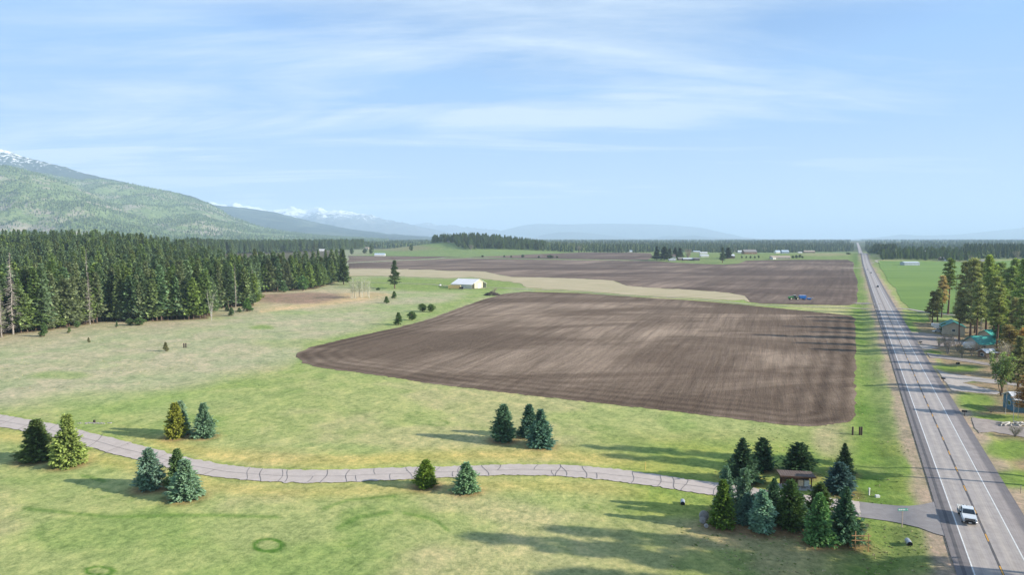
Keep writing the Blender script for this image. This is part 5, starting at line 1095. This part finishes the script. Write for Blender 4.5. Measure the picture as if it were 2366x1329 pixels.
# white flatbed pickup coming towards the camera
p = on_road(1206, -1.75); t = thing('flatbed_truck', 'white flatbed pickup truck with a black grille driving towards the junction', 'pickup truck', p, RA + math.pi)
PW = paint('truck_white', (.72, .76, .78)); BLK = mat('black_plastic', (.025, .025, .028), (.015, .015, .017), 4, .5)
b = MB(); b.box((0, 0, .72), (6.0, .9, .22)); b.build('chassis', DARK, t)
b = MB(); b.prism([(-.9, .62), (2.75, .55), (2.86, .8), (2.84, 1.18), (2.6, 1.30), (1.25, 1.42), (-.9, 1.42)], -1.0, 1.0); b.build('body', PW, t)
f = lambda z: 1 - .17 * max(0, z - 1.4) / .62
g = MB(); g.prism([(-.86, 1.40), (1.3, 1.40), (.62, 1.99), (-.80, 1.99)], -.95, .95, inset=f); g.build('windscreen', GLASS, t)
r_ = MB(); r_.prism([(-.92, 1.97), (.62, 1.97), (.55, 2.06), (-.86, 2.07)], -.83, .83); 
for s in (-1, 1):
    for (x0, z0, x1, z1) in ((1.32, 1.40, .62, 2.0), (.25, 1.4, .2, 2.0), (-.88, 1.4, -.84, 2.0)): r_.tube([(x0, s * .965, z0), (x1, s * .80, z1)], .05, 4)
r_.build('roof', PW, t)
b = MB(); b.box((2.86, 0, .98), (.08, 1.45, .36), bev=.02); gr = b.build('grille', BLK, t); b = MB(); [b.box((2.915, 0, .86 + .12 * k), (.03, 1.3, .03)) for k in range(3)]; b.build('grille_bar', CHR, gr)
b = MB(); b.box((2.92, 0, .56), (.24, 1.5, .34), bev=.05); b.build('push_bumper', BLK, t); b = MB(); b.box((3.06, 0, .50), (.02, .42, .14)); b.build('number_plate', WHITE, t)
for s in (-1, 1):
    b = MB(); b.box((2.84, s * .86, 1.02), (.12, .24, .32), bev=.03); b.build('headlight', LAMP, t); b = MB(); b.box((2.9, s * .86, .58), (.2, .26, .3), bev=.05); b.build('bumper_corner', CHR, t)
    b = MB(); b.box((1.1, s * 1.16, 1.5), (.16, .24, .3), bev=.04); b.build('mirror', BLK, t); b = MB(); b.box((1.75, s * 1.0, .80), (1.15, .12, .22), bev=.04); b.build('fender', PW, t)
    wheel(t, 1.8, s * .92, .42, .28); wheel(t, -2.0, s * .95, .42, .34)
    b = MB(); b.box((-1.6, s * 1.12, .80), (1.2, .36, .4), bev=.03); b.build('side_toolbox', mat('grey_steel', (.35, .35, .35)), t)
b = MB(); b.box((-2.25, 0, 1.16), (2.75, 2.42, .12)); 
for k in range(9): b.box((-2.25, -1.08 + k * .27, 1.235), (2.7, .2, .03))
b.build('flatbed', mat('pale_deck', (.66, .65, .60), (.52, .50, .46), 2), t)
b = MB(); b.box((-.97, 0, 1.65), (.08, 2.2, .08)); [b.box((-.97, y, 1.42), (.08, .08, .5)) for y in (-1.06, -.4, .4, 1.06)]; b.build('headboard', BLK, t)
b = MB(); [b.box((-2.2, y, 1.30), (2.3, .12, .1)) for y in (-.25, .25)]; b.build('deck_rail', DARK, t)
# tractor and air seeder
p = gp(1834, 693.2); t = thing('tractor', 'green articulated tractor with pale wheel hubs in the far ploughed field', 'tractor', p, math.pi - .05); GRN = paint('tractor_green', (.10, .34, .09)); CREAM = mat('cream_hub', (.80, .76, .52), (.7, .66, .45), 2, .5)
sc = 1.12; t.scale = (sc,) * 3
b = MB(); b.prism([(.2, 1.3), (3.9, 1.2), (4.05, 1.6), (3.9, 2.35), (.4, 2.75)], -.62, .62); b.build('hood', GRN, t); b = MB(); b.box((3.98, 0, 1.7), (.12, 1.0, .8)); b.build('grille', BLK, t)
b = MB(); b.box((-.3, 0, 1.05), (7.0, .8, .55), bev=.1); b.build('frame', GRN, t)
b = MB(); b.prism([(-1.3, 1.6), (.35, 1.6), (.3, 3.25), (-1.15, 3.25)], -.78, .78); b.build('cab', GLASS, t); b = MB(); b.box((-.45, 0, 3.36), (1.75, 1.7, .2), bev=.05); b.build('cab_roof', mat('pale_cab_roof', (.6, .62, .6)), t)
b = MB(); [b.box((x, s * .8, 2.4), (.1, .1, 1.8)) for x in (-1.22, .32) for s in (-1, 1)]; b.build('cab_frame', GRN, t)
b = MB(); b.box((-2.2, 0, 1.75), (1.7, 1.3, .9), bev=.12); b.build('rear_tank', GRN, t)
for x in (2.2, -2.3):
    for s in (-1, 1):
        wheel(t, x, s * 1.25, .98, .75, CREAM); b = MB(); b.box((x, s * 1.2, 2.08), (1.5, .7, .08), bev=.03); b.build('mudguard', GRN, t)
p = gp(1858, 693.5); t = thing('air_seeder', 'blue wheeled seeding implement towed behind the green tractor', 'seeder', p, math.pi - .05); BLU = paint('implement_blue', (.02, .16, .50)); t.scale = (1.12,) * 3
b = MB(); b.prism([(-.6, 1.2), (3.0, 1.2), (3.6, 2.6), (3.4, 3.2), (-1.0, 3.2), (-1.2, 2.6)], -1.2, 1.2); b.build('hopper', BLU, t); b = MB(); b.box((1.2, 0, 3.3), (4.2, 2.2, .16), bev=.05); b.build('hopper_lid', mat('pale_blue_lid', (.55, .62, .85)), t)
b = MB(); b.box((1.0, 0, .95), (8.6, .35, .3)); b.box((4.8, 0, .9), (2.6, .2, .2)); b.box((-3.4, 0, 1.2), (2.6, 2.9, .35)); [b.box((-3.4 + .8 * k, 0, .7), (.12, 3.0, .9)) for k in (-1, 0, 1)]; b.build('frame', BLU, t)
for x, s in ((.2, -1), (.2, 1), (-3.5, -1), (-3.5, 1)): wheel(t, x, s * 1.3, .62, .4, BLU)
b = MB(); [b.tube([(-4.6, y, 1.2), (-5.8, y, 1.75)], .06, 5) for y in (-1, 0, 1)]; b.box((-5.8, 0, 1.75), (.25, 2.6, .25)); b.build('harrow', mat('pale_metal', (.55, .53, .55)), t)
# farm yard machines by the barn
p = gp(1017, 661.5); t = thing('skid_loader', 'small white and dark loader parked left of the tan container', 'loader', p, .6); b = MB(); b.prism([(-1.2, .5), (1.0, .5), (1.1, 1.2), (.6, 1.5), (-1.2, 1.6)], -.75, .75); b.build('body', paint('loader_white', (.75, .77, .78)), t); b = MB(); b.box((-.2, 0, 1.95), (1.2, 1.2, .9)); b.build('cab', GLASS, t); b = MB(); b.box((-.2, 0, 2.5), (1.4, 1.4, .15)); b.tube([(-1, .9, 1.4), (1.2, .9, 2.0), (1.9, .9, 1.0)], .09, 5); b.tube([(-1, -.9, 1.4), (1.2, -.9, 2.0), (1.9, -.9, 1.0)], .09, 5); b.build('lift_arm', WHITE, t); b = MB(); b.box((2.1, 0, .7), (.6, 1.9, .7)); b.build('bucket', DARK, t)
for x in (-.7, .7):
    for s in (-1, 1): wheel(t, x, s * .85, .42, .3)
p = gp(1068, 669.5); t = thing('farm_trailer', 'dark loaded utility trailer in front of the barn side wall', 'trailer', p, .1); b = MB(); b.box((0, 0, .9), (6.2, 2.2, .25)); b.box((3.9, 0, .8), (1.8, .15, .12)); b.build('bed', DARK, t); b = MB(); b.box((-.9, 0, 1.9), (3.6, 1.8, 1.7), bev=.2); b.build('load', BLK, t); b = MB(); b.box((2.0, 0, 1.45), (1.5, 1.5, .8), bev=.15); b.build('crate', mat('grey_steel', (.35, .35, .35)), t)
for x in (-1.0, .2):
    for s in (-1, 1): wheel(t, x, s * 1.15, .42, .25)
def camper(lab, p, rot, L=7.5):
    t = thing('camper_trailer', lab, 'camper', p, rot); b = MB(); b.prism([(-L / 2, .7), (L / 2 - 1.2, .7), (L / 2 - 1.0, 1.7), (L / 2, 1.9), (L / 2, 3.1), (L / 2 - .4, 3.35), (-L / 2, 3.3)], -1.2, 1.2); b.build('body', paint('camper_white', (.80, .80, .79)), t)
    b = MB(); b.box((-.2, -1.215, 2.3), (1.3, .03, .6)); b.box((-2.4, -1.215, 2.3), (.9, .03, .6)); b.build('window', GLASS, t); b = MB(); b.box((1.6, -1.215, 1.8), (.7, .04, 1.8)); b.build('door', mat('white_door', (.85, .85, .84)), t); b = MB(); b.box((0, -1.215, 1.2), (L * .9, .02, .14)); b.build('stripe', mat('grey_steel', (.35, .35, .35)), t)
    for x in (-.6, .3):
        for s in (-1, 1): wheel(t, x, s * 1.1, .38, .22)
camper('white camper trailer beside the tan garage', gp(2169, 762), math.radians(170), 6.8); camper('long white camper trailer beside the teal roofed house', gp(2244, 808), math.radians(183), 7.8)
# ---------------------------------------------------------------- mailbox shelter
WOOD = mat('brown_stained_wood', (.14, .08, .055), (.09, .05, .035), 1.5, .8, .2); CONC = mat('concrete', (.50, .48, .45), (.40, .38, .36), 1.2, .9, .2)
p = gp(1841, 1131); sh_rot = math.radians(-9); t = thing('mailbox_shelter', 'brown timber shelter with a shed roof over the mailboxes by the lane', 'shelter', p, sh_rot)
s = pxm(p); Wd = 5.6
b = MB(); b.box((0, .9, .06), (6.4, 3.2, .22), bev=.03); b.build('slab', CONC, t)
for x in (-2.6, 2.6):
    for y in (-.1, 2.1): b = MB(); b.box((x, y, 1.2), (.2, .2, 2.3)); b.build('post', WOOD, t); 
for x in (-2.6, 2.6): b = MB(); b.tube([(x, -.1, .1), (x, -.1, .55)], .17, 8); b.build('post_footing', CONC, t)
b = MB(); b.box((0, -.1, 2.4), (5.9, .2, .28)); b.build('beam', WOOD, t)
for k in range(9): b = MB(); b.box((0, 2.12 + (.02 if k % 2 else 0), .38 + .235 * k), (5.3, .05, .22)); b.build('plank', WOOD, t)
for k in range(14):
    b = MB(); b.box((-3.03 + k * .466, .95, 2.72 + (.012 if k % 2 else 0)), (.44, 3.5, .07)); o_ = b.build('roof_board', mat('brown_roofing', (.17, .125, .105), (.12, .09, .08), 2, .8), t)
b = MB(); b.box((0, -.86, 2.68), (6.6, .08, .26)); b.build('fascia', WOOD, t)
for x, c, lab in ((.75, (.62, .50, .36), 'tan bank of locked mailboxes under the shelter roof'), (1.85, (.58, .62, .60), 'grey bank of locked mailboxes under the shelter roof')):
    R_m = Matrix.Rotation(sh_rot, 3, 'Z'); q = p + R_m @ Vector((x, .35, .17)); m2 = thing('mailbox_bank', lab, 'mailboxes', q, sh_rot); b = MB(); b.tube([(0, 0, 0), (0, 0, .45)], .12, 8); b.build('pedestal', CONC, m2)
    b = MB(); b.box((0, 0, 1.0), (.95, .5, 1.2), bev=.02); cab_ = b.build('cabinet', mat('cab_%d' % int(x * 10), c, tuple(v * .9 for v in c), 2, .5), m2)
    for r_i in range(4):
        for c_i in range(3): b = MB(); b.box((-.29 + .29 * c_i, -.262, .58 + .28 * r_i), (.26, .02, .25)); b.build('mailbox_door', mat('cabd_%d' % int(x * 10), tuple(v * 1.08 for v in c), c, 2, .5), cab_)
# ---------------------------------------------------------------- street sign, frame fence, discs, posts, mailboxes
p = gp(2084, 1219); t = thing('street_sign', 'green street name sign on a weathered post at the junction', 'street sign', p, .05); b = MB(); b.box((0, 0, 1.5), (.12, .12, 3.05)); b.build('post', mat('pinkish_post', (.52, .42, .38), (.4, .32, .29), 2), t)
b = MB(); b.box((0, -.08, 3.05), (1.75, .03, .38)); pl = b.build('name_plate', mat('sign_green', (.03, .36, .27), (.03, .32, .24), 2, .5), t)
b = MB(); [b.box((x, -.1, 3.06), (w_, .008, .20)) for x, w_ in ((-.62, .3), (-.30, .24), (.02, .26), (.30, .2), (.72, .14))]; b.build('lettering', WHITE, pl)
p = gp(1990, 1274); ORW = mat('orange_timber', (.58, .33, .16), (.45, .24, .11), 2, .8); t = thing('timber_frame_fence', 'open orange timber frame with three rails beside the large dark spruce', 'timber frame', p, -.06)
for x, h in ((-.95, 3.1), (1.05, 2.75)): b = MB(); b.box((x, 0, h / 2 - .1), (.12, .12, h + .2)); b.build('post', ORW, t)
for z in (.95, 1.7, 2.45): b = MB(); b.box((-.1, -.09, z), (2.95, .05, .13)); b.build('rail', ORW, t)
STN = mat('grey_stone', (.42, .39, .37), (.24, .22, .21), 2.5, .9, .4)
for (px, py), r_, dz, lab in (((1627, 1203), 1.0, .75, 'largest grey stone disc, topmost of three by the spruce clump'), ((1624, 1211), .85, .55, 'middle grey stone disc of three by the spruce clump'), ((1632, 1222), .62, .42, 'smallest pale stone disc nearest the camera by the spruce clump')):
    q = gp(px, py); b = MB(); b.tube([(0, .18, dz), (0, .08, dz + .02), (0, -.12, dz), (0, -.17, dz)], [r_ * .9 * dz, r_ * 1.0 * dz + .1, r_ * 1.0 * dz + .1, r_ * .8 * dz], 16); b.tube([(0, -.2, dz), (0, -.165, dz)], .25 * dz, 10)
    o_ = b.build('stone_disc', STN, None, q, (math.radians(-12), 0, .1)); tag(o_, lab, 'stone disc', 'stone discs by the spruce clump')
def post(name, lab, cat, px, py, h, w, m, cap=None, grp=None):
    q = gp(px, py); b = MB(); b.box((0, 0, h / 2 - .1), (w, w, h + .2), bev=w * .15); 
    if cap: b.box((0, 0, h), (w * 1.3, w * 1.3, w * .5), bev=w * .1)
    o_ = b.build(name, m, None, q, (0, 0, .3)); return tag(o_, lab, cat, grp)
DKP = mat('dark_post', (.07, .05, .045), (.04, .03, .027), 2); 
for px, lab in ((1970, 'dark wooden post standing alone, left of the close pair by the verge'), (1986, 'left post of the close dark pair beside the verge'), (1990.5, 'right post of the close dark pair beside the verge')): post('wooden_post', lab, 'post', px, 1006, 2.1, .34, DKP)
post('wooden_post', 'left post of the dark pair out in the left pasture', 'post', 425, 804, 2.0, .5, DKP); post('wooden_post', 'right post of the dark pair out in the left pasture', 'post', 429.5, 804, 2.0, .5, DKP)
post('utility_marker', 'white utility marker post on the mown lawn right of the shelter', 'marker post', 2008, 1145, 1.3, .24, WHITE, True); post('lane_marker', 'pale yellow marker post at the far edge of the lane', 'marker post', 1491, 1087, 1.7, .16, mat('yellow_marker', (.62, .5, .15)), True)
post('delineator', 'thin steel delineator post beside the right shoulder', 'delineator', 2358, 1141, 1.5, .1, CHR, True)
q = gp(2027, 1150); b = MB(); b.box((0, 0, .2), (.8, .5, .5), bev=.05); o_ = b.build('utility_box', WHITE, None, q); tag(o_, 'low white utility box near the lane junction', 'utility box')
q = gp(218, 977); b = MB(); b.box((0, 0, .3), (.5, .4, .8), bev=.05); o_ = b.build('utility_box', DKP, None, q); tag(o_, 'small black box on a streak of pale stones above the lane', 'utility box')
b = MB(); rr = random.Random(4)
for _ in range(70):
    b.box((rr.gauss(0, 1.9), rr.gauss(0, .28), .06), (rr.uniform(.15, .4), rr.uniform(.15, .35), .2), rr.uniform(0, 3), bev=.05)
tag(b.build('stones', STN, None, gp(214, 979)), 'streak of small pale stones in the grass above the lane', kind='stuff')
for px, py, lab in ((2127, 797, 'black roadside mailbox on a brown post by the first drive'), (2179, 884, 'dark roadside mailbox on a brown post by the forked drive'), (2228, 962, 'black roadside mailbox nearest the log pile')):
    q = gp(px, py); t = thing('mailbox', lab, 'mailbox', q, RA); b = MB(); b.box((0, 0, .55), (.12, .12, 1.2)); b.build('post', WOOD, t); b = MB(); b.prism([(-.32, 1.15), (.32, 1.15), (.32, 1.45), (.2, 1.6), (-.2, 1.6), (-.32, 1.45)], -.6, .6); b.build('box', BLK, t)
for px, py, lab in ((2103, 1262, 'open end of a corrugated culvert pipe beside the junction apron'), (1578, 1168, 'pale culvert end in the swale below the lane')):
    q = gp(px, py); b = MB(); b.tube([(-.1, 0, .25), (1.2, .6, .3)], .42, 12, cap=False); b.tube([(1.15, .58, .3), (-.05, .02, .25)], .38, 12, 1, cap=True); o_ = b.build('culvert_pipe', [mat('galvanised', (.50, .52, .55), (.38, .4, .42), 3, .5, 0, .5), DARK], None, q, (0, 0, .9)); tag(o_, lab, 'culvert')
q = gp(2213, 846); t = thing('barrel_grill', 'dark barrel grill standing on the strip of lawn', 'grill', q, .3); b = MB(); b.tube([(-.6, 0, 1.0), (.6, 0, 1.0)], .42, 10); b.build('barrel', BLK, t); b = MB(); [b.tube([(x, y, 0), (x * .8, y * .6, .8)], .05, 4) for x in (-.5, .5) for y in (-.3, .3)]; b.build('stand', STN, t)
# brush pile and log pile
rr = random.Random(9); b = MB(); q = gp(1137, 683)
for _ in range(700):
    u_, v_ = rr.uniform(-1, 1), rr.uniform(-1, 1)
    if u_ * u_ + v_ * v_ > 1: continue
    x, y = u_ * 6.6 + rr.gauss(0, .3), v_ * 4.4; z = 3.0 * (1 - (u_ * u_ + v_ * v_)) ** .6 * rr.uniform(.35, 1.0) + .1 + (.8 if abs(u_ + .1) < .15 else 0); a2 = rr.uniform(0, 6.28); l = rr.uniform(.4, 1.2)
    b.tube([(x - math.cos(a2) * l, y - math.sin(a2) * l, max(.05, z - .25)), (x + math.cos(a2) * l, y + math.sin(a2) * l, z + rr.uniform(-.1, .25))], [.16, .08], 4, cap=False)
tag(b.build('brush_pile', mat('grey_brush', (.17, .14, .13), (.08, .065, .06), 1), None, q), 'dark heap of cut branches beside the ploughed field', 'brush pile')
q = gp(2343, 983); rr = random.Random(12)
for k in range(16):
    l = rr.uniform(2.0, 3.6); a = rr.uniform(-.5, .9); x = rr.uniform(-4.2, 4.2); y = rr.uniform(-.9, .9); z = .2 + .32 * rr.choice((0, 0, 1, 1.6)); b = MB(); b.tube([(-l / 2, 0, 0), (0, .05, .04), (l / 2, 0, 0)], [.2, .19, .15], 7)
    o_ = b.build('log', BARKW, None, q + Vector((x, y, z)), (0, rr.uniform(-.12, .12), a)); tag(o_, 'pale log in the loose heap beside the white birches', 'log', 'logs heaped beside the birches')
# gate posts and rails at the field entrance
q = gp(1985, 705); t = thing('field_gate', 'grey field gate beside the gravel entrance', 'gate', q, .4)
for x in (-3, 3): b = MB(); b.box((x, 0, .8), (.3, .3, 1.9)); b.build('post', BARKG, t)
for z in (.4, .8, 1.2): b = MB(); b.box((0, 0, z), (5.8, .06, .1)); b.build('rail', BARKG, t)
# barbed fence posts along the left field of the highway

rg = np.random.default_rng(5); n = 70000
yy = 92 + 260 * rg.random(n) ** 1.35; tt = rg.uniform(-.80, .80, n); xx = tt * yy; zz = HT(xx, yy)
tpx, tpy = proj(xx, yy, zz); tpx_, tpy_ = tpx, tpy
s_ = road_off(xx, yy); ok = ((s_ < -8) | (s_ > 10)) & (tpy_ < 1420)
ok &= ~inpoly(tpx_, tpy_, FIELD_A) & ~inpoly(tpx_, tpy_, [(q[0], q[1] - 1.5) for q in LANE_T] + [(q[0], q[1] + 2) for q in LANE_B[::-1]]) & ~inpoly(tpx_, tpy_, APRON)
wild = (s_ > -45) & (s_ < -8) | (tpx_ > 1640) & (tpy_ > 1225) | (tpx_ < 700) & (tpy_ < 900)
dn_ = fbm(xx / 9, yy / 9, 400, 3); ok &= wild & (rg.random(n) < .28 * sstep(.42, .66, dn_))
xx, yy, zz, wild, dn_ = xx[ok], yy[ok], zz[ok], wild[ok], dn_[ok]; n = len(xx); hgt = np.where(wild, rg.uniform(.06, .14, n), rg.uniform(.05, .11, n)) ; wid = np.where(wild, rg.uniform(.15, .4, n), rg.uniform(.12, .30, n))
Vs = []
for k in range(3):
    a_ = rg.uniform(0, 6.28, n); dx_, dy_ = np.cos(a_) * wid, np.sin(a_) * wid
    Vs.append(np.stack([np.stack([xx - dx_, yy - dy_, zz - .02], -1), np.stack([xx + dx_, yy + dy_, zz - .02], -1), np.stack([xx + rg.normal(0, .08, n), yy + rg.normal(0, .08, n), zz + hgt], -1)], 1))
V = np.concatenate(Vs).reshape(-1, 3); base = np.where((rg.random(n) < np.where(wild, .5, .3))[:, None], np.array([.50, .43, .24]), np.array([.24, .33, .10])) * rg.uniform(.7, 1.25, (n, 1))
cc = np.hstack([np.tile(base, (3, 1)), np.ones((3 * n, 1))])
tag(link('grass', npmesh('grass', V, np.arange(len(V)).reshape(-1, 3), MASS, attrs={'tint': ('FACE', 'FLOAT_COLOR', cc)})), 'short tufts of green and straw grass over the near ground', kind='stuff')
# ---------------------------------------------------------------- haze: the air of the valley
hz = bpy.data.materials.new('valley_air'); hz.use_nodes = True; t = hz.node_tree; t.nodes.clear()
pv = N(t, 'ShaderNodeVolumePrincipled'); pv.inputs['Color'].default_value = (.60, .80, 1.0, 1); pv.inputs['Density'].default_value = HAZE; pv.inputs['Anisotropy'].default_value = 0.0
o_ = N(t, 'ShaderNodeOutputMaterial'); t.links.new(pv.outputs[0], o_.inputs['Volume'])
b = MB(); b.box((0, 0, 648), (130000, 130000, 1304)); tag(b.build('haze', hz), 'thin blue haze lying over the valley', kind='stuff')
